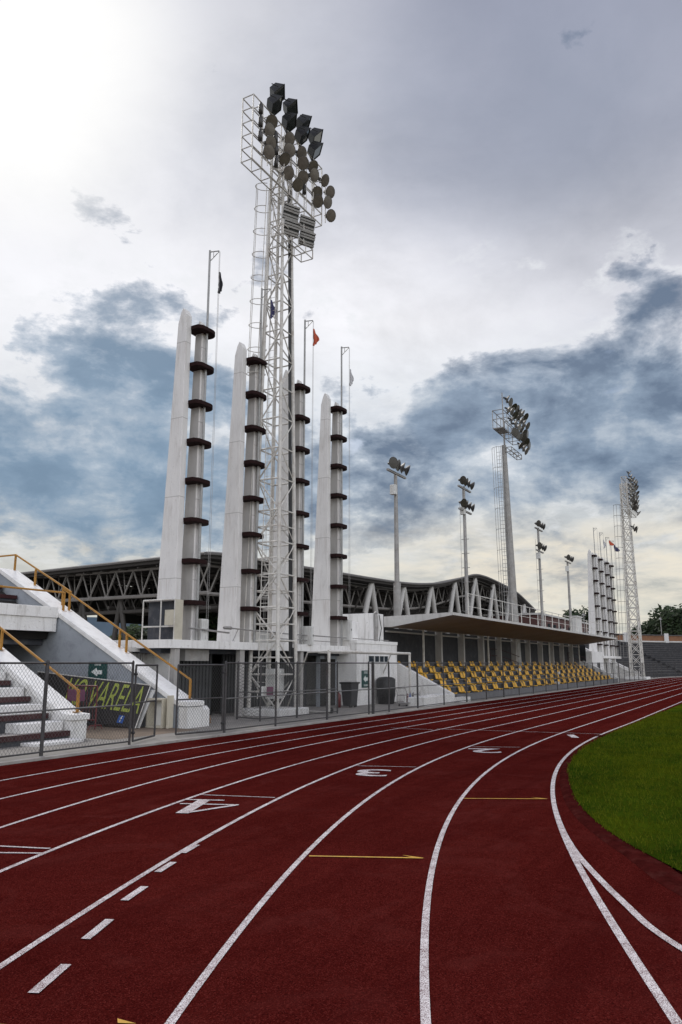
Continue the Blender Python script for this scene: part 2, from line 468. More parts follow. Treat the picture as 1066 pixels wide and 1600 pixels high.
LZ = .004; LW = .054
ln = MB()
for k in range(8): ribbon(ln, line_pts(k), LW if k else .062, LZ)
struct(ln.build('lane_lines', M['line']))
br = MB(); ribbon(br, spline([(3.2, -1.8), (4.5, -.52), (5.93, .72), (6.79, 1.22), (7.97, 1.78), (8.8, tline(0, 8.8)-.02), (9.6, tline(0, 9.6)-.006), (10.6, tline(0, 10.6)), (11.4, tline(0, 11.4))], 8), .062, LZ+.003)
struct(br.build('branching_lane_line', M['line']))
mk = MB()
for a, b in (((9.12, 7.36), (9.44, 6.28)), ((12.99, 6.84), (13.36, 5.84)), ((17.13, 6.1), (17.55, 5.14)), ((20.9, 9.9), (20.9, 8.6)), ((21.2, 8.6), (21.8, 4.15))):
    ribbon(mk, [a, b], .03, LZ+.003)
for a, b in (((5.3, 8.2), (5.83, 6.6)), ((5.05, 7.75), (5.66, 6.5))): ribbon(mk, [a, b], .04, LZ+.003)
struct(mk.build('stagger_start_lines', M['line']))
dsh = MB()
for a, b in (((6.34, 5.30), (6.68, 5.40)), ((5.68, 5.03), (6.02, 5.14)), ((4.91, 4.68), (5.28, 4.81)), ((4.14, 4.28), (4.52, 4.44)), ((3.37, 3.87), (3.76, 4.04))):
    ribbon(dsh, [a, b], .068, LZ+.003)
struct(dsh.build('dashed_lane_marks', M['line']))
ye = MB()
for a, b in (((6.84, 4.14), (7.3, 3.14)), ((10.65, 3.95), (11.18, 2.93)), ((2.80, 4.25), (3.06, 3.55))):
    ribbon(ye, [a, b], .035, LZ+.003)
for (x, y) in ((7.3, 3.14), (11.18, 2.93), (3.36, 3.10)):
    d = Vector((.42, -.9)).normalized(); n = Vector((-d.y, d.x))
    k_ = .5 if x < 4 else 1.
    p = Vector((x, y)); t1 = p-d*.2*k_+n*.10*k_
    ye.add([(p.x+d.x*.02, p.y+d.y*.02, LZ+.004), (t1.x, t1.y, LZ+.004), ((p-d*.08).x, (p-d*.08).y, LZ+.004)], [(0, 1, 2)])
struct(ye.build('yellow_arrow_marks', M['paint_yellow']))
# lane numerals, read by a runner coming towards the viewer
def numeral4(cx, cy, ang):
    mb = MB(); rx = Vector((math.cos(ang), math.sin(ang))); up = Vector((-math.sin(ang), math.cos(ang)))
    def W_(x, y): q = Vector((cx, cy))+rx*x+up*y; return (q.x, q.y)
    for k, (a, b, w) in enumerate((((.16, .50), (.16, -.42), .17), ((.12, .46), (-.36, -.12), .075), ((-.40, -.14), (.40, -.14), .06), ((-.12, -.45), (.44, -.45), .06))):
        ribbon(mb, [W_(*a), W_(*b)], w, LZ+.0035+.0004*k)
    struct(mb.build('lane_number', M['line']))
def numeral(ch, cx, cy, size, ang):
    me = text_mesh(ch, size*1.15, 1.3 if ch != '4' else 1.1, 0, 0, .014*size)
    rx = Vector((math.cos(ang), math.sin(ang), 0)); up = Vector((-math.sin(ang), math.cos(ang), 0))
    o = text_obj('lane_number', me, M['line'], None, (cx, cy, LZ+.004), rx, up); struct(o)
numeral4(8.45, 6.70, math.radians(112)); numeral('3', 12.36, 6.22, 1.0, math.radians(111))
numeral('2', 16.55, 5.62, 1.0, math.radians(112)); numeral('1', 20.85, 4.72, 1.0, math.radians(112))

# concrete strip under the fence and apron behind it
def strip(pts_a, pts_b, z, name, m):
    mb = MB(); n = len(pts_a)
    mb.add([(x, y, z) for x, y in pts_a]+[(x, y, z) for x, y in pts_b], [(i, i+1, n+i+1, n+i) for i in range(n-1)])
    return struct(mb.build(name, m))
def offs(t, s0=-40): return [(s0, t), (0, t), (10, t), (30, t), (60, t), (SE, t)]+arc(t-TC)[1:]
kk = MB(); a, b = offs(12.6), offs(12.72)
n = len(a)
kk.add([(x, y, 0) for x, y in a]+[(x, y, .05) for x, y in a]+[(x, y, .055) for x, y in b], [(i, i+1, n+i+1, n+i) for i in range(n-1)]+[(n+i, n+i+1, 2*n+i+1, 2*n+i) for i in range(n-1)])
struct(kk.build('concrete_kerb', M['kerb']))
strip(offs(12.72), offs(14.0), .05, 'concrete_path', M['concrete'])
strip([(-40, 14.0), (200, 14.0)], [(-40, 60), (200, 60)], .045, 'concrete_apron', M['concrete'])
sheet([(14.05, 14.0), (17.3, 14.0), (17.3, 23), (14.05, 23)], .051, 'brown_passage_floor', M['apron_brown'])

# grass blades (uncountable)
gb = MB(); rs = np.random.RandomState(3)
def inside(x, y):
    for i in range(len(ek)-1):
        if ek[i][0] <= x < ek[i+1][0]:
            f = (x-ek[i][0])/(ek[i+1][0]-ek[i][0]); return y < ek[i][1]+(ek[i+1][1]-ek[i][1])*f+.03
    return y < 3.86
vsb = []; fsb = []
cnt = 0
for _ in range(120000):
    r = rs.rand()**1.5; x = 6+r*26; y = -9+rs.rand()*13.2
    X = x*math.sin(PHI)-y*math.cos(PHI); Y = x*math.cos(PHI)+y*math.sin(PHI)
    if X/Y > .56 or not inside(x, y): continue
    h = (.022+.03*rs.rand())*(1+.03*x); w = .0028*(1+.09*x); a = rs.rand()*6.283; lx, ly = (rs.rand(2)-.5)*h*1.3
    i = len(vsb)
    vsb += [(x-w*math.cos(a), y-w*math.sin(a), .03), (x+w*math.cos(a), y+w*math.sin(a), .03), (x+lx, y+ly, .03+h)]
    fsb.append((i, i+1, i+2)); cnt += 1
gb.add(vsb, fsb)
go = gb.build('grass', M['grass_blade']); go['kind'] = 'stuff'; tag(go, 'short mown green grass of the infield beside the red track', 'grass')

# ---------------------------------------------------------------- chain-link fences and gates
FT = 12.86; FH = 1.85
def fence_run(name, label, posts, z0=.05, axis='x', t=FT, thin=False, mesh=True, group=None, endposts=True):
    f = thing(name, label, 'fence', (posts[0][0], posts[0][1], 0), group)
    for i, (x, y) in enumerate(posts):
        mb = MB(); r = .038 if i % 2 == 0 else .03
        mb.tube((x, y, 0), (x, y, FH+.03), r if not thin else .025, n=10)
        mb.tube((x, y, FH+.03), (x, y, FH+.06), r*.9, .01, n=10)
        mb.build('post', M['fence_steel'], f)
    for nm, z, r in (('top_rail', FH, .02), ('middle_rail', .92, .018), ('bottom_rail', .12, .018)):
        mb = MB()
        for (a, b) in zip(posts[:-1], posts[1:]): mb.tube((a[0], a[1], z), (b[0], b[1], z), r, n=8)
        mb.build(nm, M['fence_light'] if nm == 'middle_rail' else M['fence_steel'], f)
    mb = MB()
    for (a, b) in zip(posts[:-1], posts[1:]): mb.add([(a[0], a[1], .12), (b[0], b[1], .12), (b[0], b[1], FH), (a[0], a[1], FH)], [(0, 1, 2, 3)])
    mb.build('wire_mesh', M['link_'+axis], f)
    return f
seg = fence_run('chain_link_fence', 'grey chain-link fence in front of the lower white stair at far left', [(x, FT) for x in (4.6, 7.7, 10.98, 13.40)])
def gate(s0, s1, t0, t1, label, hinge_left=True):
    gt = thing('chain_link_gate', label, 'gate', (s0, t0, 0), 'chain-link gate leaves in the trackside fence')
    mb = MB(); P = [(s0, t0, .12), (s1, t1, .12), (s1, t1, 1.8), (s0, t0, 1.8)]
    for i in range(4): mb.tube(P[i], P[(i+1) % 4], .024, n=8)
    mb.tube((s0, t0, .95), (s1, t1, .95), .018, n=8)
    mb.build('gate_frame', M['fence_steel'], gt)
    mb = MB(); mb.add(P, [(0, 1, 2, 3)]); mb.build('wire_mesh', M['link_x'], gt)
    hx, hy = (s0, t0) if hinge_left else (s1, t1)
    for z in (.3, 1.6):
        mb = MB(); mb.tube((hx-.03, hy, z), (hx+.03, hy, z), .035, n=8); mb.build('hinge', M['dark_metal'], gt)
gate(13.50, 14.75, FT, 13.35, 'chain-link gate leaf standing ajar before the black lettered banner')
gate(15.25, 16.78, FT+.25, FT, 'chain-link gate leaf before the end of the white stair wall with the amber rail', False)
fence_run('chain_link_fence', 'grey chain-link fence in front of the lattice mast and the goal', [(x, FT) for x in (16.87, 19.3, 22.3, 25.3, 25.6)])
fence_run('chain_link_fence', 'short grey fence panel in front of the soccer goal and black bin', [(25.6, FT-.04), (26.9, FT-.04), (29.6, FT-.04)])
ps = [(x, FT) for x in (29.7, 32.6, 35.5, 38.4, 41.3, 44.2, 47.2, 50.2, 53.2, 56.2, 59.2, 62.2, 65.2, 68.2, 71.2, 74.2, 77.2, 80.2, 83.2, 86.2, 89.2, 92.2, 95.2, 98.2, 101.2)]
ps += [(SE+(FT-TC)*math.sin(a), TC+(FT-TC)*math.cos(a)) for a in [i*.075+.03 for i in range(16)]]
fence_run('chain_link_fence', 'long grey chain-link fence running along the yellow seats to the far bend', ps)
# enclosure round the mast
fence_run('enclosure_fence', 'low chain-link pen around the foot of the white lattice mast', [(21.0, 15.5), (20.65, 14.35), (22.6, 14.2), (25.2, 14.1)])

# ---------------------------------------------------------------- lower stair stand at left
st = thing('concrete_bleacher', 'grey concrete bleacher with maroon bench edges and white aisle steps at far left', 'stand', (4, 14.78, 0))
mb = MB(); mc = MB(); md = MB(); me_ = MB(); ms = MB()
RISE, TREAD = .38, .73
for i in range(15):
    t = 14.78+TREAD*i; z = .28+RISE*i
    x1 = 13.41 if t < 20.5 else 17.38
    zb = -.1 if t < 20 else z-.9
    mb.box(2, x1, t+.04, t+TREAD+.06, zb if i else 0, z-.05)         # grey body
    mc.box(2, x1-.04*(i % 2), t-.02, t+.07, z-.12, z)                        # maroon nosing
    md.box(2, x1, t+.07, t+TREAD-.0, z-.05, z-.006)                 # tread
    if i < 12:
        ms.bbox(12.05+(.15 if i % 2 else 0), 13.405, t-.5, t+.035, (z-RISE if i else 0), z-.17, .012)  # white half steps
mb.build('riser', M['riser'], st); mc.build('bench_edge', M['maroon'], st); md.build('tread', M['bench_top'], st)
ms.build('aisle_steps', M['white_wall'], st)
ub = MB()
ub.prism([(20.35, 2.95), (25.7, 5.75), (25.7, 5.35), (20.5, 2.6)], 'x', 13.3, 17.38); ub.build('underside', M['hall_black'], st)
bm_ = MB(); bm_.box(2, 17.38, 20.08, 20.36, 2.84, 3.62); bm_.box(2, 17.375, 20.03, 20.1, 3.28, 3.6)
bm_.build('front_beam', M['white_wall'], st)
dk = MB(); dk.box(2, 17.38, 24.0, 24.2, 0, 4.6); dk.build('back_wall', M['riser'], st)

def parapet(name, label, s0, s1, t0, zend, tslope, slope, ttop, capw=.06, tilt=None):
    p = thing(name, label, 'stair wall', (s0, t0, 0))
    zt = zend+slope*(ttop-tslope)
    poly = [(t0, 0), (t0, zend-.16), (tslope, zend-.12), (ttop, zt-.12), (ttop+3, zt-.12), (ttop+3, 0)]
    mb = MB(); mb.prism(poly, 'x', s0+.05, s1-.05); mb.build('wall', M['grey_wall'] if tilt else M['white_wall'], p)
    c = [(t0-.05, zend-.16), (t0-.05, zend-.02), (tslope, zend), (ttop, zt), (ttop+3.05, zt), (ttop+3.05, zt-.14), (ttop+.03, zt-.14), (tslope+.03, zend-.14)]
    mb = MB(); mb.prism(c, 'x', s0-.0, s1+.0); mb.build('coping', M['white_cap'], p, bevel=.015)
    return p
w1 = parapet('lower_stair_wall', 'white sloping stair wall beside the lower benches at far left', 13.41, 14.01, 14.82, .66, 15.05, .515, 22.0)
w2 = parapet('upper_stair_wall', 'long white sloping stair wall with grey face behind the black banner', 17.39, 18.15, 14.62, .80, 14.95, .522, 23.15, tilt=True)
eb = MB(); eb.box(17.42, 18.12, 14.60, 14.9, 0, .62); eb.prism([(14.62, 0), (14.62, .52), (14.72, .62), (15.2, .62), (15.2, 0)], 'x', 18.1, 18.45)
eb.build('end_block', M['white_wall'], w2)

# amber handrails
def rail(label, s, pts, posts, extra=None):
    r = thing('handrail', label, 'handrail', (s, pts[0][1], 0))
    mb = MB()
    mb.path([(q[0], q[1], q[2]) for q in pts], .032, 10)
    for q in pts[1:-1]: mb.lathe((q[0], q[1], q[2]), (0, 0, 1), [(-.032, .001), (-.022, .022), (0, .033), (.022, .022), (.032, .001)], 10)
    mb.build('top_bar', M['amber'], r)
    for (x, y, z0, z1) in posts:
        mb = MB(); mb.box(x-.028, x+.028, y-.028, y+.028, z0, z1); mb.box(x-.09, x+.09, y-.07, y+.07, z0, z0+.012)
        mb.build('post', M['amber'], r)
    return r
SL = .522
def cz2(t): return .80+SL*(t-14.95) if t > 14.95 else .8
def cz1(t): return .66+.515*(t-14.95) if t > 14.95 else .66
x2 = 18.0
rail('amber pipe handrail running down the long upper stair wall', x2,
     [(x2, 14.98, cz2(14.98)+.55), (x2, 20.6, cz2(20.6)+.55)],
     [(x2, 15.0, cz2(15.0)-.01, cz2(15)+.55), (x2, 17.9, cz2(17.85)-.01, cz2(17.9)+.55), (x2, 17.6, cz2(17.55)-.01, cz2(17.6)+.55), (x2, 20.58, cz2(20.5)-.01, cz2(20.6)+.55)])
rail('amber handrail on the top stretch of the upper stair wall against the sky', x2,
     [(x2, 20.2, cz2(20.2)+.62), (x2, 23.1, cz2(23.1)+.55), (x2, 26, cz2(23.1)+.55)],
     [(x2, 20.25, cz2(20.2)-.01, cz2(20.2)+.62), (x2, 22.0, cz2(21.95)-.01, cz2(22.0)+.55), (x2, 23.1, cz2(23.0)-.01, cz2(23.1)+.55), (x2, 25.6, cz2(23.15)-.01, cz2(23.1)+.55)])
rail('level amber guard rail along the white beam over the passage', 17.3,
     [(17.75, 20.2, 4.12), (9, 20.2, 4.12)], [(17.72, 20.2, cz2(20.15)-.01, 4.12), (13.5, 20.2, 3.6, 4.12), (10.5, 20.2, 3.6, 4.12)])
rail('amber handrail on the lower stair wall behind the fence', 13.8,
     [(13.8, 14.98, cz1(14.98)+.50), (13.8, 21.5, cz1(21.5)+.50)], [(13.8, 15.0, cz1(15)-.01, cz1(15)+.5), (13.8, 18.0, cz1(17.95)-.01, cz1(18)+.5), (13.8, 21.2, cz1(21.15)-.01, cz1(21.2)+.5)])

# ---------------------------------------------------------------- things in the passage
def leaning(p0, p1, h, lean, thick):
    """board standing on the floor between p0 and p1, top leaning towards +x"""
    a, b = Vector(p0), Vector(p1); up = Vector((lean, 0, h)).normalized()*math.hypot(lean, h)
    return a, b, up
bn = thing('banner', 'black leaning banner with yellow-green lettering and a small blue square', 'banner', (16.5, 17, .06))
A = Vector((16.45, 20.3, .42)); B = Vector((16.62, 15.75, .06)); UP = Vector((.5, -.04, 1.16))
ax = (B-A).normalized(); nrm = ax.cross(UP.normalized())
if nrm.x > 0: nrm = -nrm
mb = MB(); vs = [A, B, B+UP, A+UP]; back = [v-nrm*.03 for v in vs]
mb.add(vs+back, [(0, 1, 2, 3), (7, 6, 5, 4), (0, 4, 5, 1), (1, 5, 6, 2), (2, 6, 7, 3), (3, 7, 4, 0)]); mb.build('panel', M['banner_black'], bn)
mb = MB()
for a, b in ((A+UP, B+UP), (B, B+UP)): mb.tube(a+nrm*.01, b+nrm*.01, .018, n=6)
mb.build('edge_trim', M['white_steel'], bn)
upn = UP.normalized()
tm = text_mesh('VO VARELA', 1.16, .50, .12, 0, -.002)
text_obj('lettering', tm, M['banner_green'], bn, B+ax*-1.62+UP*.60+nrm*.012, ax, upn)
c = B+ax*-.62+UP*.15+nrm*.010
mb = MB(); mb.add([c+ax*x*.11+upn*y*.11 for x, y in ((-1, -1), (1, -1), (1, 1), (-1, 1))], [(0, 1, 2, 3)]); bd = mb.build('blue_square', M['blue_badge'], bn)
text_obj('white_letter', text_mesh('f', .24, 1, 0, 0, .004), M['sign_white'], bn, c+nrm*.006, ax, upn)

bp = MB(); bp.obox((16.95, 15.72, .58), Vector((0, 1, 0)), Vector((.38, -.12, .92)).normalized(), Vector((1, 0, 0)), .07, .56, .02)
tag(bp.build('leaning_board', M['box_white'], None), 'thin white board leaning on its edge beside the black banner', 'panel')
cb = thing('open_cabinet', 'cream empty cabinet frame leaning on the stair wall', 'cabinet', (17.2, 15.3, .05))
mb = MB()
for args in ((17.0, 17.3, 15.12, 15.17, .06, .86), (17.0, 17.3, 15.68, 15.73, .06, .86), (17.0, 17.3, 15.17, 15.68, .06, .11), (17.0, 17.3, 15.17, 15.68, .82, .87)): mb.box(*args)
mb.build('frame', M['beige'], cb)
mb = MB(); mb.box(17.28, 17.31, 15.17, 15.68, .11, .82); mb.build('back_panel', M['box_white'], cb)
mb = MB(); mb.box(17.05, 17.1, 14.95, 14.99, .06, .95); mb.box(17.05, 17.3, 14.99, 15.02, .06, .95); mb.build('loose_door', M['beige'], cb)

rb = thing('red_barrier', 'dark red tubular metal barrier standing in front of the black banner', 'barrier', (15.6, 17.5, .05))
mb = MB(); y0, y1 = 16.55, 17.7; X = 15.9
mb.path([(X, y0, .06), (X, y0, 1.22), (X, y1, 1.22), (X, y1, .06)], .022, 8)
mb.tube((X, y0, .3), (X, y1, .3), .018)
mb.build('frame', M['red_metal'], rb)
mb = MB()
for i in range(1, 9): mb.tube((X, y0+(y1-y0)*i/9, .3), (X, y0+(y1-y0)*i/9, 1.22), .009, n=6)
mb.build('bars', M['red_metal'], rb)
for y in (y0, y1):
    mb = MB(); mb.path([(X-.25, y, .055), (X-.2, y, .16), (X+.2, y, .16), (X+.25, y, .055)], .016, 6); mb.build('foot', M['red_metal'], rb)
mb = MB(); mb.box(X-.02, X-.012, y0+.45, y1-.03, .80, 1.12); mb.build('placard', M['purple_sign'], rb)

def sign(label, origin, ax, up, w, h, top, bottom, group='green evacuation route signs'):
    s = thing('evacuation_sign', label, 'sign', origin, group)
    ax, up = Vector(ax), Vector(up); nz = ax.cross(up); o0 = Vector(origin)
    mb = MB(); mb.obox(o0-nz*.008, ax, up, nz, w/2, h/2, .008); mb.build('plate', M['green_sign'], s, bevel=.004)
    # arrow pointing left, with a notch (as painted on the sign)
    k = h*.2
    P = [(-1.25, 0), (-.2, 1.05), (-.05, .5), (-.1, .45), (1.0, .45), (1.0, -.55), (.05, -.55), (.05, -1.05)]
    mb = MB(); mb.add([o0+nz*.003+ax*(x*w*.26)+up*(y*k) for x, y in P], [tuple(range(len(P)))]); mb.build('arrow', M['sign_white'], s)
    text_obj('lettering', text_mesh(top, h*.17, .62 if len(top) > 5 else .75, 0, 0, .004), M['sign_white'], s, o0+up*h*.37+nz*.003, ax, up)
    if bottom: text_obj('lettering', text_mesh(bottom, h*.15, .52, 0, 0, .004), M['sign_white'], s, o0-up*h*.37+nz*.003, ax, up)
sign('green RUTA DE arrow sign on the grey stair wall above the banner', (17.40, 18.16, 1.58), (0, -1, 0), (0, 0, 1), .78, .62, 'RUTA DE', None)
sign('tall green arrow sign on the white guard room wall', (30.93, 15.87, 1.16), (1, 0, 0), (0, 0, 1), .72, .74, 'RUTA DE', 'EVACUACION')

bt = MB(); bt.lathe((9.35, 12.99, .05), (0, 0, 1), [(0, .03), (.15, .032), (.19, .014), (.215, .014), (.215, .001)], 12)
tag(bt.build('plastic_bottle', M['clear']), 'small clear plastic bottle on the concrete by the fence at far left', 'bottle')
cbx = MB(); cbx.obox((19.2, 15.5, .17), Vector((.9, .3, 0)).normalized(), Vector((-.3, .9, 0)).normalized(), Vector((0, 0, 1)), .22, .16, .12)
cbx.obox((19.42, 15.35, .10), Vector((.7, .6, .3)).normalized(), Vector((-.6, .75, 0)).normalized(), Vector((0, 0, 1)), .15, .012, .1)
tag(cbx.build('cardboard_box', M['cardboard']), 'torn brown cardboard box on the ground behind the open gate', 'box')

# ---------------------------------------------------------------- podium building under the pylons
pb = thing('podium_building', 'low white building with dark ribbed shutters that carries the near pylons', 'building', (18, 16.2, 0))
mb = MB(); mb.box(18.45, 30.12, 16.2, 19.6, 2.31, 2.57); mb.build('roof_slab', M['white_wall'], pb)
mb = MB(); mb.box(18.6, 30.1, 16.75, 19.4, 2.16, 2.31); mb.build('ceiling_beam', M['riser'], pb)
for i, (a, b) in enumerate(((18.72, 18.95), (22.12, 22.38), (26.1, 26.32))):
    mb = MB(); mb.box(a, b, 16.26, 16.44, 0, 2.31); mb.build('pillar', M['column'], pb)
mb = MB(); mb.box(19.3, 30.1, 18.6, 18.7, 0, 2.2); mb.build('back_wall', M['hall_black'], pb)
def shutter(x0, x1, y):
    m = MB(); x = x0; k = 0
    while x < x1:
        m.box(x, min(x+.09, x1), y+(.04 if k % 2 else 0), y+.07, .06, 2.2); x += .09; k += 1
    m.build('shutter', M['dark_metal2'], pb)
M['dark_metal2'] = surf('shutter_metal', (.075, .078, .083), .55, .35, 2, (.02, .018, .017), .6, metal=.1)
shutter(19.5, 22.2, 17.5); shutter(22.9, 25.9, 17.6); shutter(26.4, 28.6, 17.5)
mb = MB(); mb.box(28.7, 30.12, 16.9, 17.1, 0, 2.31); mb.build('recess_wall', M['grey_wall'], pb)
mb = MB(); mb.box(28.72, 29.95, 16.86, 16.92, .06, 2.02); mb.build('door', M['hall_black'], pb)
text_obj('wall_lettering', text_mesh('RSA', .22, .8, 0, 0, .004), M['maroon'], pb, (29.2, 16.88, 2.1), (1, 0, 0), (0, 0, 1))
mb = MB(); mb.box(19.5, 20.7, 16.5, 17.3, 1.92, 2.30); mb.build('hanging_box', M['grey_steel'], pb)
mb = MB(); mb.box(18.2, 19.3, 17.9, 18.1, 0, 2.2); mb.box(19.2, 19.3, 16.9, 17.9, 0, 2.2); mb.build('side_wall', M['white_wall'], pb)
mb = MB(); mb.box(18.22, 19.4, 17.6, 18.6, 2.2, 2.34); mb.build('side_roof', M['slab_side'], pb)
mb = MB(); mb.tube((18.85, 17.75, .0), (18.85, 17.75, 2.2), .045); mb.tube((18.7, 17.8, .5), (18.7, 17.8, 2.2), .02)
mb.build('downpipe', M['grey_steel'], pb)
mb = MB(); mb.box(18.66, 18.8, 17.72, 17.8, .95, 1.2); mb.build('meter_box', M['dark_metal'], pb)

gr = thing('guard_room', 'white block room with a small strip window and a black bin before it', 'building', (32, 15.9, 0))
mb = MB(); mb.box(30.12, 34.3, 15.9, 19.5, 0, 2.82); mb.build('wall', M['white_wall'], gr)
mb = MB(); mb.box(30.1, 34.33, 15.87, 19.5, 2.7, 2.84); mb.build('roof_edge', M['white_cap'], gr)
wn = MB()
for a in ((31.2, 33.27, 2.16, 2.19), (31.2, 33.27, 1.87, 1.90), (31.2, 31.23, 1.9, 2.16), (31.78, 31.86, 1.9, 2.16), (32.3, 32.36, 1.9, 2.16), (32.8, 32.83, 1.9, 2.16), (33.24, 33.27, 1.9, 2.16)):
    wn.box(a[0], a[1], 15.86, 15.9, a[2], a[3])
wf = wn.build('window', M['box_white'], gr)
mb = MB(); mb.box(31.23, 33.24, 15.88, 15.895, 1.9, 2.16); mb.build('pane', M['glass'], wf)
# roof-top blocks
def cab(name, label, cat, b, m='box_white', door=True):
    o = thing(name, label, cat, (b[0], b[2], b[4]), None)
    q = MB(); q.bbox(*b, .02); q.build('body', M[m], o)
    if door:
        q = MB(); q.box(b[0]+.05, b[1]-.05, b[2]-.015, b[2]+.002, b[4]+.06, b[5]-.06); q.build('door', M[m], o)
        q = MB(); q.box(b[1]-.12, b[1]-.09, b[2]-.03, b[2]-.014, (b[4]+b[5])/2-.04, (b[4]+b[5])/2+.04); q.build('handle', M['dark_metal'], o)
    return o
cab('electrical_cabinet', 'white electrical cabinet at the foot of the nearest pylon', 'cabinet', (20.05, 20.4, 16.3, 16.75, 2.57, 3.28))
cab('electrical_cabinet', 'white electrical cabinet right of the lattice mast on the podium', 'cabinet', (26.5, 26.85, 16.1, 16.75, 2.57, 3.3))
cab('electrical_cabinet', 'tall white electrical cabinet at the foot of the fourth near pylon', 'cabinet', (29.95, 30.3, 16.2, 16.7, 2.84, 3.75))
cab('electrical_cabinet', 'low wide white cabinet behind the lattice mast on the podium', 'cabinet', (23.6, 24.9, 16.5, 17.0, 2.57, 3.05))
cab('roof_housing', 'low white masonry housing on the guard room roof', 'housing', (30.6, 32.4, 17.0, 18.3, 2.84, 3.75), 'white_wall', False)
o = cab('roof_chimney_block', 'tall white masonry block with a bent pipe on the guard room roof', 'housing', (33.2, 34.3, 16.6, 18.4, 2.84, 4.2), 'white_wall', False)
q = MB(); q.path([(33.25, 16.5, 2.86), (33.2, 16.45, 3.5), (33.25, 16.5, 4.15), (33.5, 16.62, 4.22)], .09, 10); q.build('bent_pipe', M['grey_steel'], o)
q = MB(); q.path([(33.6, 16.5, 2.86), (33.75, 16.45, 3.5), (33.65, 16.52, 4.15)], .02, 6); q.build('cable', M['cable'], o)
# wire cage / AC frame left of the first pylon
cg = thing('equipment_cage', 'open white metal equipment frame with a cream panel left of the nearest pylon', 'cage', (17.9, 16.3, 2.4))
q = MB(); x0, x1, y0, y1, z0, z1 = 18.66, 19.02, 16.28, 17.6, 2.50, 3.82
for (a, b) in (((x0, y0, z0), (x0, y0, z1)), ((x0, y1, z0), (x0, y1, z1)), ((x0, y0, z0), (x0, y1, z0)), ((x0, y0, z1), (x0, y1, z1)), ((x0, 16.85, z0), (x0, 16.85, z1)), ((x0, y0, 2.98), (x0, y1, 2.98))):
    q.tube(a, b, .025, n=6)
q.build('frame', M['white_steel'], cg)
q = MB(); q.box(x0-.01, x1, y0-.03, y0, z0, z1); q.build('front_panel', M['beige'], cg)
q = MB(); q.box(x0+.25, x0+.3, y0, y1, z0, z1); q.build('back_panel', M['riser'], cg)
q = MB(); q.box(x0+.02, x0+.06, y0+.03, 16.7, 3.02, 3.5); q.build('inner_panel', M['beige'], cg)
q = MB(); q.box(x0+.02, x1, y0+.02, y1, z1-.03, z1); q.build('lid', M['slab_side'], cg)
q = MB(); q.box(x0-.05, x1+.1, y0-.05, y1+.1, z0-.05, z0-.0); q.build('base', M['dark_metal'], cg)
pr = MB(); pr.path([(19.3, 16.22, 2.95), (21.4, 16.22, 2.86)], .03); pr.path([(21.2, 16.22, 3.03), (24.6, 16.22, 2.95), (29.8, 16.22, 2.92)], .025); pr.path([(24.6, 16.22, 2.75), (29.0, 16.22, 2.72)], .018)
pr.tube((21.9, 16.2, 3.02), (21.6, 16.2, 2.6), .015); pr.path([(30.4, 16.22, 2.92), (34.2, 16.3, 2.92)], .02); pr.lathe((21.1, 16.22, 3.03), (1, 0, 0), [(0, .02), (.02, .06), (.4, .06), (.45, .02)], 8)
tag(pr.build('pipe_run', M['grey_steel']), 'grey pipes clamped along the podium roof at the foot of the pylons', 'pipes')

# ---------------------------------------------------------------- flag pylons
def make_pylon():
    X = 19.84; Y = 16.4
    p = thing('flag_pylon', '', 'pylon', (X, Y, 2.5))
    def fin(x0, x1, yf, yb0, yb1, zt, z0):
        poly = [(yf, z0), (yf, zt-.28), (yf+.10, zt-.06), (yf+.17, zt), (yf+(yb1-yf)*.7, zt-.16), (yb1, zt-.55), (yb0, z0)]
        m = MB(); m.prism(poly, 'x', x0, x1); return m
    fin(19.08, 19.36, 16.66, 17.50, 17.03, 13.98, 2.5).build('large_fin', M['fin'], p, bevel=.02)
    fin(19.76, 20.0, 16.5, 17.12, 16.82, 13.74, 2.5).build('small_fin', M['fin'], p, bevel=.02)
    q = MB(); q.prism([(16.54, 2.52), (16.54, 13.4), (16.80, 13.1), (17.09, 2.52)], 'x', 19.752, 19.775); q.build('fin_shade_panel', M['fin_shade'], p)  # thin panel: the large fin's shade painted as darker grey on this side
    for k in range(8):
        z = 3.78+1.36*k; m = MB(); pts = []
        cx, cy, rx, ry = 19.96, 16.56, .37, .36
        for i in range(13):
            a = -PI/2+PI*i/12; pts.append((cx+rx*math.cos(a), cy+ry*math.sin(a)))
        pts += [(19.36, cy+ry*.93), (19.33, cy+ry*.9), (19.33, cy-ry*.6), (19.5, cy-ry*.92)]
        m.prism(pts, 'z', z-.072, z+.072); m.build('shelf', M['shelf'], p, bevel=.012)
    fp = MB(); fp.tube((X+.02, 16.38, 2.55), (X+.02, 16.38, 9), .05, .048, 10); fp.tube((X+.02, 16.38, 9), (X+.02, 16.38, 16.42), .045, .038, 10)
    fo = fp.build('flagpole', M['pole_grey'], p)
    am = MB(); am.tube((X+.02, 16.38, 16.36), (X+.12, 16.04, 16.36), .022, n=6); am.tube((X+.02, 16.38, 15.98), (X+.12, 16.04, 16.34), .018, n=6); am.tube((X+.06, 16.24, 16.36), (X+.06, 16.24, 16.16), .014, n=6)
    am.build('arm', M['pole_grey'], fo)
    rp = MB(); rp.tube((X+.12, 16.03, 16.34), (X+.16, 16.1, 2.6), .006, n=4); rp.tube((X+.15, 16.02, 16.34), (X+.2, 16.06, 2.6), .006, n=4)
    rp.build('rope', M['rope'], fo)
    return p
proto = make_pylon()
near_labels = ['nearest white flag pylon, leftmost, beside the equipment cage', 'second white flag pylon from the left, partly behind the lattice mast',
               'third near flag pylon, mostly hidden behind the lattice mast', 'fourth near white flag pylon, right of the lattice mast']
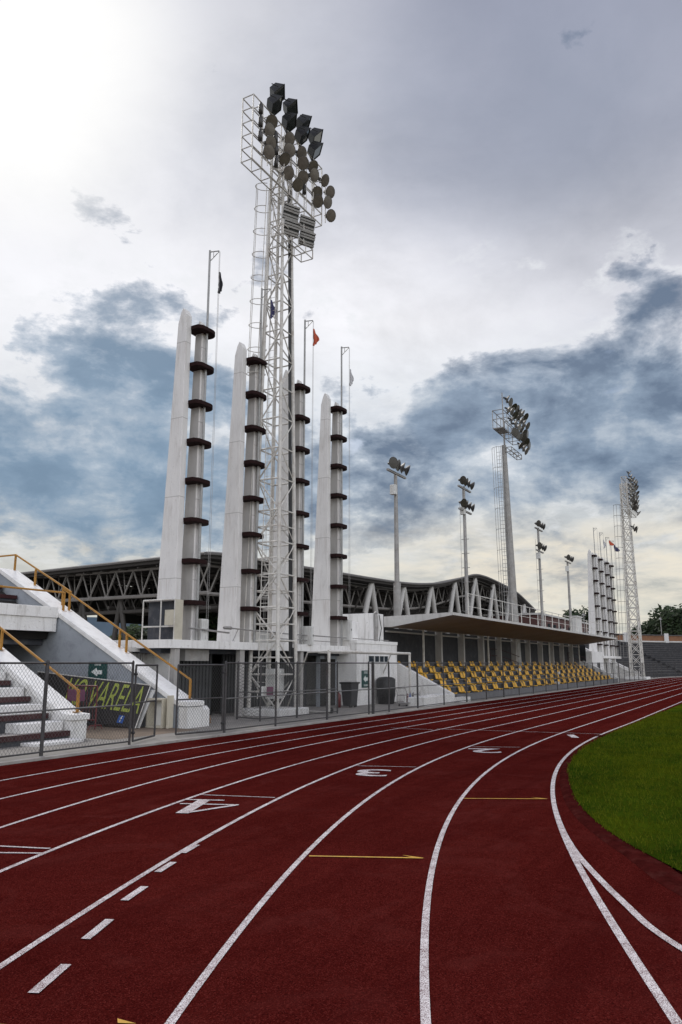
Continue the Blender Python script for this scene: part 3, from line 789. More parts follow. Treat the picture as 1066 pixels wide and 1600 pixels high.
far_labels = ['first of the distant flag pylons, leftmost at the far end of the canopy', 'second of the distant flag pylons at the far end of the stand',
              'third of the distant flag pylons, with the orange flag', 'last of the distant flag pylons, with the dark blue flag']
xs = [19.84, 23.10, 26.36, 29.63]; xf = [86.0, 89.5, 93.2, 96.3]
for i, (x, l) in enumerate(list(zip(xs, near_labels))+list(zip(xf, far_labels))):
    o = proto if i == 0 else copy_tree(proto)
    o.location = (x, 16.4 if i < 4 else 16.0, 2.5); o['label'] = l; o['group'] = 'white flag pylons with brown shelves, ' + ('near group' if i < 4 else 'far group')

def flag(x, y, z, h, w, m, label, spread=0.):
    """cloth hanging slack from the rope, with folds"""
    mb = MB(); nx, nz = 9, 14; vs = []
    for j in range(nz+1):
        f = j/nz
        ww = w*(.12+.88*math.sin(min(1, f*1.15)*PI/2)**1.6)*(1 if f < .85 else 1-(f-.85)*2.2)
        for i in range(nx+1):
            u = i/nx
            vs.append((x+u*ww*.75+.03*math.sin(u*9+f*3), y-u*ww*.5+.05*math.sin(u*14+f*5)*(.3+f), z-h*f*(1-.28*u*(1 if spread == 0 else -.2))))
    fs = [(j*(nx+1)+i, j*(nx+1)+i+1, (j+1)*(nx+1)+i+1, (j+1)*(nx+1)+i) for j in range(nz) for i in range(nx)]
    mb.add(vs, fs, True); o = mb.build('flag', m, None, loc=(x, y, z)); sm = o.modifiers.new('thick', 'SOLIDIFY'); sm.thickness = .008
    tag(o, label, 'flag')
flag(20.0, 16.03, 15.55, .85, .14, M['flag_black'], 'small black flag hanging slack from the nearest flagpole')
flag(23.25, 16.03, 15.9, .8, .26, M['flag_blue'], 'dark blue flag seen through the lattice mast')
flag(26.5, 16.03, 15.98, .8, .30, M['flag_orange'], 'orange-red flag on the pole just right of the lattice mast')
flag(29.82, 16.03, 15.3, .85, .2, M['flag_white'], 'white flag hanging slack from the fourth near flagpole')
flag(89.6, 15.65, 15.6, 1.1, .45, M['flag_white'], 'small greyish flag on the second distant flagpole')
flag(93.1, 15.62, 16.0, 0.6, .85, M['flag_orange'], 'small orange flag blowing on the third distant flagpole', 1)
flag(96.3, 15.62, 15.9, 0.8, 1.0, M['flag_blue'], 'small dark blue flag on the last distant flagpole', 1)

# ---------------------------------------------------------------- floodlights
M['lamp_dark'] = surf('lamp_dark_glass', (.045, .04, .034), .3, .35, 6, (.09, .08, .07), .4, bmp=0)
def lamp_round(parent, c, aim, r=.225, sub=True, name='floodlight', gm='lamp_glass'):
    """bell-shaped reflector with a glass front, ballast can behind and a bracket"""
    c = Vector(c); a = Vector(aim).normalized()
    m = MB(); m.lathe(c, a, [(-.40, .001), (-.40, .062), (-.22, .075), (-.20, .05), (-.16, .09), (-.08, r*.72), (0, r), (.012, r*1.04), (.02, r*1.0)], 14)
    m.box(c.x-.02, c.x+.02, c.y+.05, c.y+.28, c.z-.03, c.z+.03)
    if not sub:
        m.cur = 1; m.lathe(c, a, [(.016, r*.98), (.022, .001)], 14)
        return m.build(name, [M['lamp_shell'], M['lamp_dark']], parent)
    o = m.build(name, M['lamp_shell'], parent)
    q = MB(); q.lathe(c, a, [(.014, r*.985), (.02, r*.6), (.022, .001)], 14); q.build('glass', M[gm], o)
    return o
def lamp_square(parent, c, aim, w=.30, h=.24, d=.16):
    c = Vector(c); a = Vector(aim).normalized(); x = Vector((0, 0, 1)).cross(a).normalized(); y = a.cross(x)
    m = MB()
    f = [c+x*sx*w+y*sy*h for sx, sy in ((-1, -1), (1, -1), (1, 1), (-1, 1))]
    b = [c-a*d*1.6+x*sx*w*.55+y*sy*h*.6 for sx, sy in ((-1, -1), (1, -1), (1, 1), (-1, 1))]
    m.add(f+b, [(4, 5, 6, 7), (0, 4, 7, 3), (1, 2, 6, 5), (0, 1, 5, 4), (3, 7, 6, 2)])
    for i in range(4):
        m.tube(f[i], f[(i+1) % 4], .018, n=6)
    m.tube(c-x*w*1.05-a*.08, c-x*w*1.05-a*.34-y*.1, .02, n=6); m.tube(c+x*w*1.05-a*.08, c+x*w*1.05-a*.34-y*.1, .02, n=6)
    o = m.build('square_floodlight', M['lamp_black'], parent)
    q = MB(); q.add([c+x*sx*w*.94+y*sy*h*.92-a*.012 for sx, sy in ((-1, -1), (1, -1), (1, 1), (-1, 1))], [(0, 1, 2, 3)]); q.build('glass', M['lamp_glass2'], o)
def sglass():
    m, nt, b = new_mat('square_lamp_glass')
    b.inputs['Base Color'].default_value = (.03, .035, .033, 1); b.inputs['Roughness'].default_value = .12
    b.inputs['Specular IOR Level'].default_value = .8
    return m
M['lamp_glass2'] = sglass()

def lattice(mb, legs0, legs1, n, rl=.045, rb=.022, z0=0, z1=20, xbr=True):
    """4 legs from legs0 (bottom corners) to legs1 (top corners), with horizontals and crossed braces"""
    L = lambda i, f: Vector(legs0[i]).lerp(Vector(legs1[i]), f)
    for i in range(4): mb.tube(L(i, 0), L(i, 1), rl, rl*.7, n=8)
    for k in range(n+1):
        f = k/n
        for i in range(4):
            j = (i+1) % 4
            mb.tube(L(i, f), L(j, f), rb, n=6)
            if k < n:
                g_ = (k+1)/n
                if xbr or (k+i) % 2 == 0: mb.tube(L(i, f), L(j, g_), rb*.9, n=6)
                if xbr or (k+i) % 2: mb.tube(L(j, f), L(i, g_), rb*.9, n=6)

def box_truss(mb, x0, x1, y0, y1, z0, z1, nx, nz, r=.022):
    for y in (y0, y1):
        for k in range(nz+1):
            z = z0+(z1-z0)*k/nz; mb.tube((x0, y, z), (x1, y, z), r, n=6)
        for x in (x0, x1): mb.tube((x, y, z0), (x, y, z1), r, n=6)
    for i in range(nx+1):
        x = x0+(x1-x0)*i/nx
        for k in range(nz+1):
            z = z0+(z1-z0)*k/nz
            if i in (0, nx) or k in (0, nz): mb.tube((x, y0, z), (x, y1, z), r*.9, n=6)
        if 0 < i < nx:
            for y in (y0, y1): mb.tube((x, y, z0), (x, y, z1), r*.85, n=6)

# main mast
mt = thing('lattice_mast', 'tall white lattice floodlight mast behind the fence, nearest and tallest in the picture', 'floodlight mast', (23.5, 15.95, 0))
a0, a1 = 23.1, 24.34; b0, b1 = 15.34, 16.56; zt = 23.0
ca = (a0+a1)/2; cbb = (b0+b1)/2; h1 = .27
F0 = [(a0, b0, .25), (a1, b0, .25), (a1, b1, .25), (a0, b1, .25)]; F1 = [(ca-h1, cbb-h1, zt), (ca+h1, cbb-h1, zt), (ca+h1, cbb+h1, zt), (ca-h1, cbb+h1, zt)]
mb = MB(); lattice(mb, F0, F1, 19, .078, .031, xbr=False)
for k in range(6):      # closer rungs low on the mast
    f = (k+.5)/19
    for i in range(4): mb.tube(Vector(F0[i]).lerp(Vector(F1[i]), f), Vector(F0[(i+1) % 4]).lerp(Vector(F1[(i+1) % 4]), f), .026, n=6)
mb.build('lattice', M['white_steel'], mt)
mb = MB(); mb.bbox(a0-.35, a1+.35, b0-.35, b1+.35, 0, .27, .02); mb.build('plinth', M['white_wall'], mt)
mb = MB()
for i in range(5):
    ox = .05*i
    mb.tube((a1-.42+ox, b0+.02, .8), (ca+.12+ox*.6, cbb-h1-.02, 21), .026 if i < 3 else .016, n=6)
mb.path([(a1-.3, b0-.02, .8), (a1-.33, b0-.1, 1.5), (a1-.28, b0-.03, 2.4)], .03)
mb.build('cables', M['cable'], mt)
lm = MB(); # ladder up the back-left face
def lerpz(z, k=0):
    f = (z-.25)/(zt-.25); return Vector(F0[3]).lerp(Vector(F1[3]), f), Vector(F0[0]).lerp(Vector(F1[0]), f)
for off in (.32, .62):
    p0 = lerpz(.6); p1 = lerpz(20.5)
    lm.tube(p0[0].lerp(p0[1], off)+Vector((-.02, 0, 0)), p1[0].lerp(p1[1], off)+Vector((-.02, 0, 0)), .018, n=6)
for k in range(70):
    z = .9+k*.28; q = lerpz(z); lm.tube(q[0].lerp(q[1], .32)+Vector((-.02, 0, 0)), q[0].lerp(q[1], .62)+Vector((-.02, 0, 0)), .010, n=5)
lm.build('ladder', M['white_steel'], mt)
cgm = MB(); hoops = []
for k in range(9):
    z = 12.9+k*1.02; f = (z-.25)/(zt-.25); c = Vector(F0[3]).lerp(Vector(F1[3]), f)+Vector((-.10, .26, 0)); pts = []
    for i in range(13):
        a = -PI*.35+PI*1.7*i/12; pts.append((c.x-.30*math.cos(a)*1.0, c.y+.34*math.sin(a+.3), z))
    cgm.path(pts, .016, 5); hoops.append(pts)
for i in (3, 6, 9): cgm.path([h[i] for h in hoops], .014, 5)
for dx in (-.12, .12):
    cgm.tube((F0[3][0]-.1+dx, F0[3][1]+.12, 2.6), (F1[3][0]-.1+dx, F1[3][1]+.10, 21), .017, n=6)
cgm.build('ladder_cage', M['white_steel'], mt)
bx = MB(); bx.bbox(23.3, 23.95, 15.6, 16.0, .6, 1.65, .02); bx.build('control_box', M['box_white'], mt)
hd = MB(); box_truss(hd, 20.85, 26.0, 15.35, 15.85, 20.4, 23.15, 8, 5, .026)
hd.tube((ca, cbb, 20.3), (ca, cbb-.2, 23.3), .03); hd.build('head_frame', M['white_steel'], mt)
og = MB(); box_truss(og, 22.5, 24.7, 15.0, 15.55, 18.1, 18.5, 4, 1, .024)
for x in (23.3, 24.3): og.tube((x-.3, 15.0, 18.4), (x-.3, 15.0, 19.6), .016, n=6)
og.build('lower_frame', M['white_steel'], mt)
rl = random.Random(5)
for x_, z_ in ((21.2, 22.75), (21.2, 22.2), (21.2, 21.6), (22.25, 22.2), (22.3, 21.7), (22.3, 21.15), (23.3, 21.3), (24.4, 21.2)):
    v = MB(); v.lathe((x_, 15.25, z_), (0, 0, 1), [(-.24, .001), (-.24, .085), (.12, .085), (.14, .05), (.24, .05), (.24, .001)], 10); v.build('ballast', M['lamp_shell'], mt)
for i, x in enumerate((21.6, 22.75, 23.85, 25.0, 26.02)):
    for k, z in enumerate((22.42, 21.98, 21.42, 20.93)):
        yaw = rl.uniform(-.22, .3)+(i-2)*.06; pit = rl.uniform(.45, .85) if i < 4 else rl.uniform(.35, .6)
        aim = (math.sin(yaw)*.9-.3, -math.cos(yaw), -pit)
        lamp_round(mt, (x+rl.uniform(-.2, .2), 15.05+rl.uniform(-.05, .05), z+rl.uniform(-.04, .04)), aim, .265)
    v = MB(); v.tube((x, 15.18, 20.5), (x, 15.18, 22.7), .02, n=6); v.build('lamp_bar', M['white_steel'], mt)
for i, x in enumerate((22.2, 23.2, 24.2, 25.25)):
    for k, z in enumerate((24.0, 23.35)):
        lamp_square(mt, (x+(.0 if k == 0 else -.1)+rl.uniform(-.05, .05), 15.1, z+rl.uniform(-.04, .04)), (.5+rl.uniform(-.15, .12)+i*.05, -.72, -.85), .40, .27, .25)
    v = MB(); v.tube((x, 15.35, 23.1), (x, 15.35, 24.1), .024, n=6); v.build('lamp_bar', M['dark_metal'], mt)
def led(parent, c):
    ax = Vector((.88, -.47, 0)); ay = Vector((-.47, -.88, -.35)).normalized(); az = ax.cross(ay); c = Vector(c)
    if az.z < 0: az = -az
    o = MB(); o.obox(c, ax, ay, az, .34, .03, .3)
    for z in (-.24, -.14, .03, .13, .25): o.obox(c+az*z+ay*.05, ax, ay, az, .34, .03, .035)
    e = o.build('panel_floodlight', M['grey_steel'], parent)
    q = MB()
    for z in (-.055, .19): q.obox(c+az*z+ay*.04, ax, ay, az, .33, .01, .04)
    q.build('lens_strip', M['lamp_black'], e)
for c in ((22.95, 14.95, 19.2), (23.0, 14.95, 18.55), (24.15, 14.95, 19.35), (24.15, 14.95, 18.7)): led(mt, c)

# tubular mast behind the canopy
m2 = thing('tubular_mast', 'grey tapering tubular floodlight mast with a caged ladder rising behind the canopy', 'floodlight mast', (58, 16.9, 0))
mb = MB(); mb.tube((58, 16.95, 0), (57.5, 16.95, 9), .40, .30, 16); mb.tube((57.5, 16.95, 9), (57.0, 16.95, 18.6), .30, .18, 16); mb.build('shaft', M['grey_steel'], m2)
mb = MB()
for k in range(46):
    z = 4.5+k*.3; mb.tube((57.45-z*.045, 17.1, z), (57.45-z*.045, 17.45, z), .014, n=5)
for y in (17.1, 17.45): mb.tube((57.27, y, 4), (56.62, y, 18.5), .02, n=5)
mb.build('ladder', M['pole_grey'], m2)
mb = MB(); hp = []
for k in range(9):
    z = 5.5+k*1.6; pts = [(57.45-z*.045-.55*math.sin(PI*i/8), 17.28+.5*math.cos(PI*i/8), z) for i in range(9)]; mb.path(pts, .016, 5); hp.append(pts)
for i in (1, 3, 5, 7): mb.path([h[i] for h in hp], .016, 5)
mb.build('ladder_cage', M['grey_steel'], m2)
mb = MB(); box_truss(mb, 54.2, 59.3, 16.1, 16.9, 19.2, 20.6, 5, 2, .03)
mb.box(54.2, 55.8, 16.15, 16.85, 19.15, 19.19); box_truss(mb, 56.8, 59.6, 16.3, 16.7, 18.0, 18.35, 3, 1, .03)
mb.tube((57.0, 16.9, 18.5), (56.9, 16.9, 22.9), .07, .04); mb.build('head_frame', M['grey_steel'], m2)
for k in range(5):
    z = 21.4-k*.68
    for i in range((7, 7, 6, 6, 3)[k]):
        x = (54.6, 55.0, 55.8, 56.2, 57.8)[k]+i*.82
        lamp_round(m2, (x+rl.uniform(-.15, .15), 15.8, z+rl.uniform(-.14, .14)), (rl.uniform(-.6, .45), -1, -rl.uniform(.1, .9)), .34, False)

# far lattice mast
m3 = thing('lattice_mast', 'far white lattice floodlight mast at the end of the track, narrow and distant', 'floodlight mast', (97, 14.0, 0))
mb = MB(); cx, cy = 95.6, 13.9
F0 = [(cx-.8, cy-.65, .1), (cx+.8, cy-.65, .1), (cx+.8, cy+.65, .1), (cx-.8, cy+.65, .1)]; F1 = [(cx-.5, cy-.36, 23.0), (cx+.5, cy-.36, 23.0), (cx+.5, cy+.36, 23.0), (cx-.5, cy+.36, 23.0)]
lattice(mb, F0, F1, 17, .09, .045); mb.build('lattice', M['white_steel'], m3)
mb = MB(); mb.bbox(cx-1.4, cx+1.4, cy-1.2, cy+1.2, 0, .3, .02); mb.build('plinth', M['white_wall'], m3)
mb = MB(); hp = []
for k in range(15):
    z = 2.5+k*1.28; f = z/23.4; yy = cy+.9-.45*f
    pts = [(cx-.5-.5*math.sin(PI*i/6), yy+.35+.42*math.cos(PI*i/6), z) for i in range(7)]+[(cx-.5, yy, z)]; mb.path(pts, .03, 4); hp.append(pts)
for i in (0, 3, 5): mb.path([h[i] for h in hp], .025, 4)
mb.build('ladder_cage', M['grey_steel'], m3)
mb = MB(); box_truss(mb, cx-3, cx+3, cy-.75, cy-.2, 19.4, 23.3, 6, 4, .04); mb.build('head_frame', M['white_steel'], m3)
for k in range(8):
    z = 23.6-k*.62 if k < 7 else 17.2
    for i in range(5 if k < 7 else 3):
        lamp_round(m3, (cx-2.6+i*1.3, cy-1.15, z+rl.uniform(-.12, .12)), (rl.uniform(-.3, .3), -1, -rl.uniform(.3, .9)), .36, False)

# light poles on the canopy
def pole(label, x, ztop, heads, box_z=None, rungs=False, big=False):
    p = thing('light_pole', label, 'light pole', (x, 16.3, 4.1), 'light poles standing on the canopy roof')
    m = MB(); m.tube((x, 16.3, 4.05), (x, 16.3, 5.8), .19 if big else .14, n=12); m.tube((x, 16.3, 5.8), (x, 16.3, ztop), .13 if big else .12, .09, n=12); m.build('shaft', M['grey_steel'], p)
    if rungs:
        m = MB()
        for k in range(int((ztop-1.8-5)/.9)): m.tube((x-.28, 16.3, 5+k*.9), (x+.28, 16.3, 5+k*.9), .02, n=5); m.tube((x, 16.05, 5+k*.9), (x, 16.55, 5+k*.9), .02, n=5)
        m.tube((x-.25, 16.5, 5), (x-.25, 16.5, ztop-1), .012, n=5)
        m.build('climbing_pegs', M['grey_steel'], p)
    m = MB()
    for z in heads:
        m.box(x-1.05, x+1.15, 16.2, 16.32, z-.05, z+.05)
    m.build('cross_arm', M['grey_steel'], p)
    for z in heads:
        for i in range(4):
            lx = x-.85+i*.6
            aim = ((-.42, .2, .45, .8)[i]+rl.uniform(-.15, .15), -1, -.25+rl.uniform(-.2, .15))
            lamp_round(p, (lx, 16.02, z+.36), aim, .27 if not big else .30, True, gm='lamp_dark')
    if box_z:
        m = MB(); m.bbox(x-.42, x-.13, 16.15, 16.45, box_z-.25, box_z+.25, .02); m.build('junction_box', M['box_white'], p)
    return p
pole('nearest canopy light pole with four round lamps, standing at the left corner of the roof', 35.3, 11.5, [11.5], 10.6, False, True)
pole('second canopy light pole with two tiers of lamps, left of the tubular mast', 45.6, 12.9, [12.75, 11.3], 11.3, True)
pole('third canopy light pole with two tiers of lamps, just right of the tubular mast', 63.6, 13.0, [12.85, 11.0], 10.6, True)
pole('fourth canopy light pole, smallest and farthest, with one tier of lamps', 73.9, 11.3, [11.25], 10.6, False)

# ---------------------------------------------------------------- grandstand
gs = thing('grandstand', 'low grandstand with grey terraces below a thin cantilever canopy', 'grandstand', (35, 13.4, 0))
SA, SB = 35.06, 80.2
fz = lambda y: 3.60+(y-16.75)*(-.165)*.9   # soffit height
mb = MB()
ROWS = 5
for i in range(ROWS+1):
    t = 13.45+.7*i; z = .36+.31*i
    mb.box(SA+.25, SB-.2, t, t+.74 if i < ROWS else t+.9, 0, z)
mb.build('terrace', M['riser'], gs)
mb = MB(); mb.box(SA+.6, SB-.4, 13.40, 13.46, 0, .37); mb.build('front_wall', M['plinth'], gs)
mb = MB()
for i in range(ROWS): mb.box(SA+.3, SB-.25, 13.43+.7*i, 13.53+.7*i, .335+.31*i, .375+.31*i)
mb.build('row_edge', M['plinth'], gs)
for x0, x1 in ((SA-.15, SA+.2), (SB-.3, SB+.05)):
    mb = MB(); mb.prism([(13.36, 0), (13.36, .42), (13.5, .5), (16.6, 2.05), (17.2, 2.05), (17.2, 0)], 'x', x0, x1); mb.build('stair_wall', M['white_wall'], gs, bevel=.015)
mb = MB(); mb.box(SA+.2, SA+1.3, 12.98, 13.38, 0, .26); mb.build('front_step', M['white_wall'], gs)
# canopy: thin slab, front edge high, thick at the back
cp = MB(); cp.prism([(13.26, 4.12), (13.26, 4.25), (16.95, 4.14), (16.95, 3.62), (16.5, 3.62)], 'x', SA, 79.6)
cp.build('canopy_slab', M['slab_side'], gs)
cp = MB(); cp.add([(SA+.03, 13.30, 4.112), (79.57, 13.30, 4.112), (79.57, 16.5, 3.615), (SA+.03, 16.5, 3.615)], [(0, 1, 2, 3)])
cp.add([(SA+.03, 13.30, 4.115), (79.57, 13.30, 4.115), (79.57, 16.5, 3.618), (SA+.03, 16.5, 3.618)], [(0, 1, 2, 3)]); cp.build('canopy_soffit', M['soffit'], gs)
mb = MB(); mb.box(SA-.3, SB, 17.15, 17.3, 0, 3.62); mb.box(SA+.0, SB, 17.0, 17.15, 1.5, 3.2)
mb.build('back_wall', M['dark_panel'], gs)
x = 41.9; k = 0
while x < 79:
    m = MB(); m.box(x, x+.22, 16.62, 17.0, 1.6, 3.63); m.build('column', M['column'], gs); x += 3.72; k += 1
for x in (38.95, 49.9, 66.0, 77.5):
    m = MB(); m.box(x, x+.1, 16.45, 16.53, 1.6, 3.65); m.build('thin_post', M['white_steel'], gs)
mb = MB(); mb.box(SA+.2, SB-.4, 16.88, 16.98, 3.38, 3.46); mb.build('top_rail_beam', M['column'], gs)
mb = MB(); mb.box(SB-.1, SB, 13.6, 17.2, 1.2, 3.6) if 0 else mb.box(SB-.1, SB, 16.4, 17.2, 0, 3.62); mb.build('end_wall', M['dark_panel'], gs)
# stair guard rails at the top of the seats
for x in (51.5, 74.5):
    m = MB()
    for z in (0, .45): m.path([(x, 16.9, 2.35+z), (x+2.2, 16.9, 2.35+z), (x+4.6, 16.2, 1.85+z)], .022, 6)
    for q in ((x, 16.9, 1.95, 2.8), (x+2.2, 16.9, 1.95, 2.8)): m.tube((q[0], q[1], q[2]), (q[0], q[1], q[3]), .02, n=6)
    m.build('guard_rail', M['maroon'], gs)
# white rail on the canopy roof
rr = thing('roof_railing', 'white tube railing with slanted stays along the canopy roof edge', 'railing', (41, 14.6, 4.2))
m = MB(); m.tube((41, 14.6, 5.66), (79, 14.6, 5.62), .024, n=6); m.tube((41, 14.6, 4.95), (79, 14.6, 4.95), .014, n=6); m.build('rails', M['white_steel'], rr)
x = 41.0
while x < 79.1:
    m = MB(); m.tube((x, 14.6, 4.18), (x, 14.6, 5.68), .02, n=6); m.tube((x, 14.6, 5.5), (x+.95, 14.9, 4.18), .015, n=6); m.build('post', M['white_steel'], rr); x += 2.1
gb_ = thing('roof_hut', 'small pale hut on the far end of the canopy roof', 'hut', (76, 16.5, 4.1))
m = MB(); m.box(76.0, 78.2, 16.2, 16.9, 4.1, 6.2); m.build('body', M['slab_side'], gb_)
m = MB(); m.box(75.9, 78.3, 16.1, 16.95, 6.2, 6.32); m.build('roof', M['slab_side'], gb_)
# block of masonry before the stair wall and low concrete block
m = MB(); m.bbox(31.0, 32.6, 13.1, 13.9, 0, .42, .02); m.bbox(32.6, 34.6, 13.15, 13.8, 0, .46, .02)
tag(m.build('masonry_block', M['white_wall']), 'low white masonry block in front of the sloped wall of the seats', 'block')

# seats: pairs of yellow shells
def seat_mesh():
    m = MB(); W = .175
    prof = [(-.20, .03), (-.19, .055), (-.05, .035), (.10, .045), (.165, .09), (.20, .2), (.225, .36), (.215, .375)]  # (depth, height)
    prof = [(-.21, .02), (-.20, .045), (-.04, .03), (.10, .05), (.15, .12), (.19, .26), (.215, .35)]
    cols = [-1, -.85, -.4, 0, .4, .85, 1]
    vs = []
    for j, (d, h) in enumerate(prof):
        for c in cols:
            side = abs(c); taper = 1-.16*max(0, j-3)/3
            vs.append((c*W*taper, d-(.05*side**2 if j > 3 else 0), h+(.03*side**2 if j <= 3 else 0)-(.05*side**3 if j == len(prof)-1 else 0)))
    n = len(cols); nv = len(vs)
    vs += [(a, b+.02 if j else b, c-.018) for j, (a, b, c) in enumerate(vs)]
    fs = [(j*n+i, j*n+i+1, (j+1)*n+i+1, (j+1)*n+i) for j in range(len(prof)-1) for i in range(n-1)]
    fs += [tuple(nv+q for q in reversed(f)) for f in fs]
    rim = [i for i in range(n)]+[j*n+n-1 for j in range(1, len(prof))]+[(len(prof)-1)*n+i for i in range(n-2, -1, -1)]+[j*n for j in range(len(prof)-2, 0, -1)]
    for a, b in zip(rim, rim[1:]+rim[:1]): fs.append((b, a, a+nv, b+nv))
    m.add(vs, fs, True)
    m.box(-.03, .03, -.02, .06, -.02, .03)
    return m
sp = seat_mesh().build('stadium_seat', M['seat_yellow'])
mesh0 = sp.data
mat_variants = []
rnd = random.Random(11)
first = True
starts = [36.02, 35.9+1.3, 36.45, 35.55, 36.4]
rownames = ['front row', 'second row', 'third row', 'fourth row', 'top row']
nseat = 0
for r in range(5):
    x = [36.02, 37.2, 36.4, 35.6, 36.4][r]; k = 0
    while x < SB-1.2:
        for dx in (-.22, .22):
            if r == 0 and k == 15 and dx > 0 or rnd.random() < .02 and x > 45: continue
            o = sp if first else sp.copy()
            if not first: COL.objects.link(o)
            first = False
            o.location = (x+dx, 13.86+.7*r, .365+.31*r); o.rotation_euler = (rnd.uniform(-.04, .04), 0, rnd.uniform(-.05, .05))
            tag(o, 'yellow plastic stadium seat on the %s of the grandstand terrace' % rownames[r], 'seat', 'yellow seats in pairs, %s' % rownames[r]); nseat += 1
        x += 1.86 if r % 2 == 0 else 1.83; k += 1
for i, (x, r, m_) in enumerate(((56.3, 0, 'box_white'), (62.5, 2, 'box_white'), (54.0, 3, 'box_white'))):
    q = MB(); q.bbox(x, x+.5, 13.55+.7*r, 13.8+.7*r, .365+.31*r, .55+.31*r, .01)
    tag(q.build('white_box', M[m_]), ('small white box lying among the front row of yellow seats', 'small white box lying on the middle row of the seats', 'small white box lying on the upper rows of the seats')[i], 'box')

# ---------------------------------------------------------------- soccer goal, bins, trolley
gl = thing('soccer_goal', 'white soccer goal frame parked behind the fence, on small wheels', 'goal', (25, 14.3, 0))
m = MB(); A_ = (24.75, 14.2); B_ = (32.3, 14.35); Z = 2.27
m.tube((A_[0], A_[1], .1), (A_[0], A_[1], Z), .055, n=10); m.tube((B_[0], B_[1], .1), (B_[0], B_[1], Z), .055, n=10); m.tube((A_[0]-.05, A_[1], Z), (B_[0]+.05, B_[1], Z), .055, n=10)
m.build('front_frame', M['white_steel'], gl)
for (x, y) in (A_, B_):
    m = MB(); m.path([(x, y, Z), (x+.15, y+1.0, Z-.03), (x+1.0 if x > 30 else x+.9, y+2.4, .1), (x, y, .1)], .03, 8); m.build('side_brace', M['white_steel'], gl)
m = MB(); m.tube((26.0, 16.0-.6, Z-.03), (32.4, 15.35, Z-.03), .02, n=6); m.build('back_bar', M['white_steel'], gl)
for (x, y) in (A_, B_):
    m = MB(); m.lathe((x+.12, y-.03, .17), (0, 1, 0), [(-.04, .02), (-.04, .1), (.04, .1), (.04, .02)], 14); m.build('wheel', M['bin'], gl)

bn2 = thing('wheelie_bin', 'dark grey bin by the doorway left of the green arrow sign', 'bin', (28.8, 15.6, 0))
m = MB(); m.add([(x, y, .1) for x, y in ((28.8, 15.45), (29.3, 15.45), (29.3, 15.85), (28.8, 15.85))]+[(x, y, 1.0) for x, y in ((28.72, 15.4), (29.38, 15.4), (29.38, 15.92), (28.72, 15.92))], [(0, 3, 2, 1), (0, 1, 5, 4), (1, 2, 6, 5), (2, 3, 7, 6), (3, 0, 4, 7), (4, 5, 6, 7)])
m.build('body', M['bin_grey'], bn2, bevel=.02)
m = MB(); m.box(28.68, 29.42, 15.36, 15.96, 1.0, 1.07); m.build('lid', M['bin'], bn2, bevel=.015)
for x in (28.85, 29.25):
    m = MB(); m.lathe((x, 15.5, .1), (0, 1, 0), [(-.03, .02), (-.03, .09), (.03, .09), (.03, .02)], 12); m.build('wheel', M['bin'], bn2)
ex = MB(); ex.lathe((28.45, 15.85, .05), (0, 0, 1), [(0, .07), (0, .09), (.5, .09), (.56, .05), (.6, .025), (.66, .025), (.68, .001)], 14)
tag(ex.build('gas_cylinder', M['red_paint']), 'slim red cylinder standing left of the dark grey bin', 'cylinder')
db = thing('black_drum', 'large black drum bin with a domed top against the white wall', 'bin', (32.3, 15.6, 0))
m = MB(); m.lathe((32.05, 15.42, .06), (0, 0, 1), [(0, .36), (.3, .40), (.32, .42), (1.0, .43), (1.02, .41)], 20); m.build('body', M['bin'], db)
m = MB(); m.lathe((32.05, 15.42, 1.07), (0, 0, 1), [(0, .44), (.08, .42), (.15, .3), (.18, .001)], 20); m.build('lid', M['bin'], db)
tl = thing('trolley', 'low metal trolley with bottles and gear beside the right goal post', 'trolley', (31.5, 14.3, 0))
m = MB()
for z in (.18, .5): m.path([(30.6, 13.75, z), (32.0, 13.75, z), (32.0, 14.2, z), (30.6, 14.2, z), (30.6, 13.75, z)], .014, 6)
for q in ((30.6, 13.75), (32.0, 13.75), (32.0, 14.2), (30.6, 14.2), (31.3, 13.75)): m.tube((q[0], q[1], .12), (q[0], q[1], .62), .014, n=6)
m.path([(30.6, 13.75, .62), (30.45, 13.75, .8), (30.45, 14.2, .8), (30.6, 14.2, .62)], .014, 6); m.build('frame', M['grey_steel'], tl)
for q in ((30.7, 13.8), (31.9, 13.8), (30.7, 14.15), (31.9, 14.15)):
    m = MB(); m.lathe((q[0], q[1], .09), (0, 1, 0), [(-.02, .01), (-.02, .05), (.02, .05), (.02, .01)], 10); m.build('wheel', M['bin'], tl)
m = MB(); m.box(30.65, 31.95, 13.8, 14.15, .18, .2); m.build('deck', M['grey_steel'], tl)
for i, x in enumerate((30.85, 31.1, 31.4, 31.7)):
    m = MB(); m.lathe((x, 13.95, .2), (0, 0, 1), [(0, .05), (.25, .05), (.3, .02), (.36, .02), (.36, .001)], 10)
    tag(m.build('drink_flask', M[('box_white', 'red_metal', 'blue_badge', 'bin')[i]]), ('white', 'dark red', 'blue', 'black')[i]+' flask standing on the low metal trolley', 'flask')
ps_ = MB(); ps_.box(20.98, 21.35, 14.33, 14.34, .82, 1.1)
tag(ps_.build('purple_notice', M['purple_sign']), 'small purple notice hung on the pen around the mast', 'notice')
ps_ = MB(); ps_.box(20.66, 20.95, 14.34, 14.35, .8, 1.12)
tag(ps_.build('white_notice', M['box_white']), 'small white sheet hung left of the purple notice', 'notice')

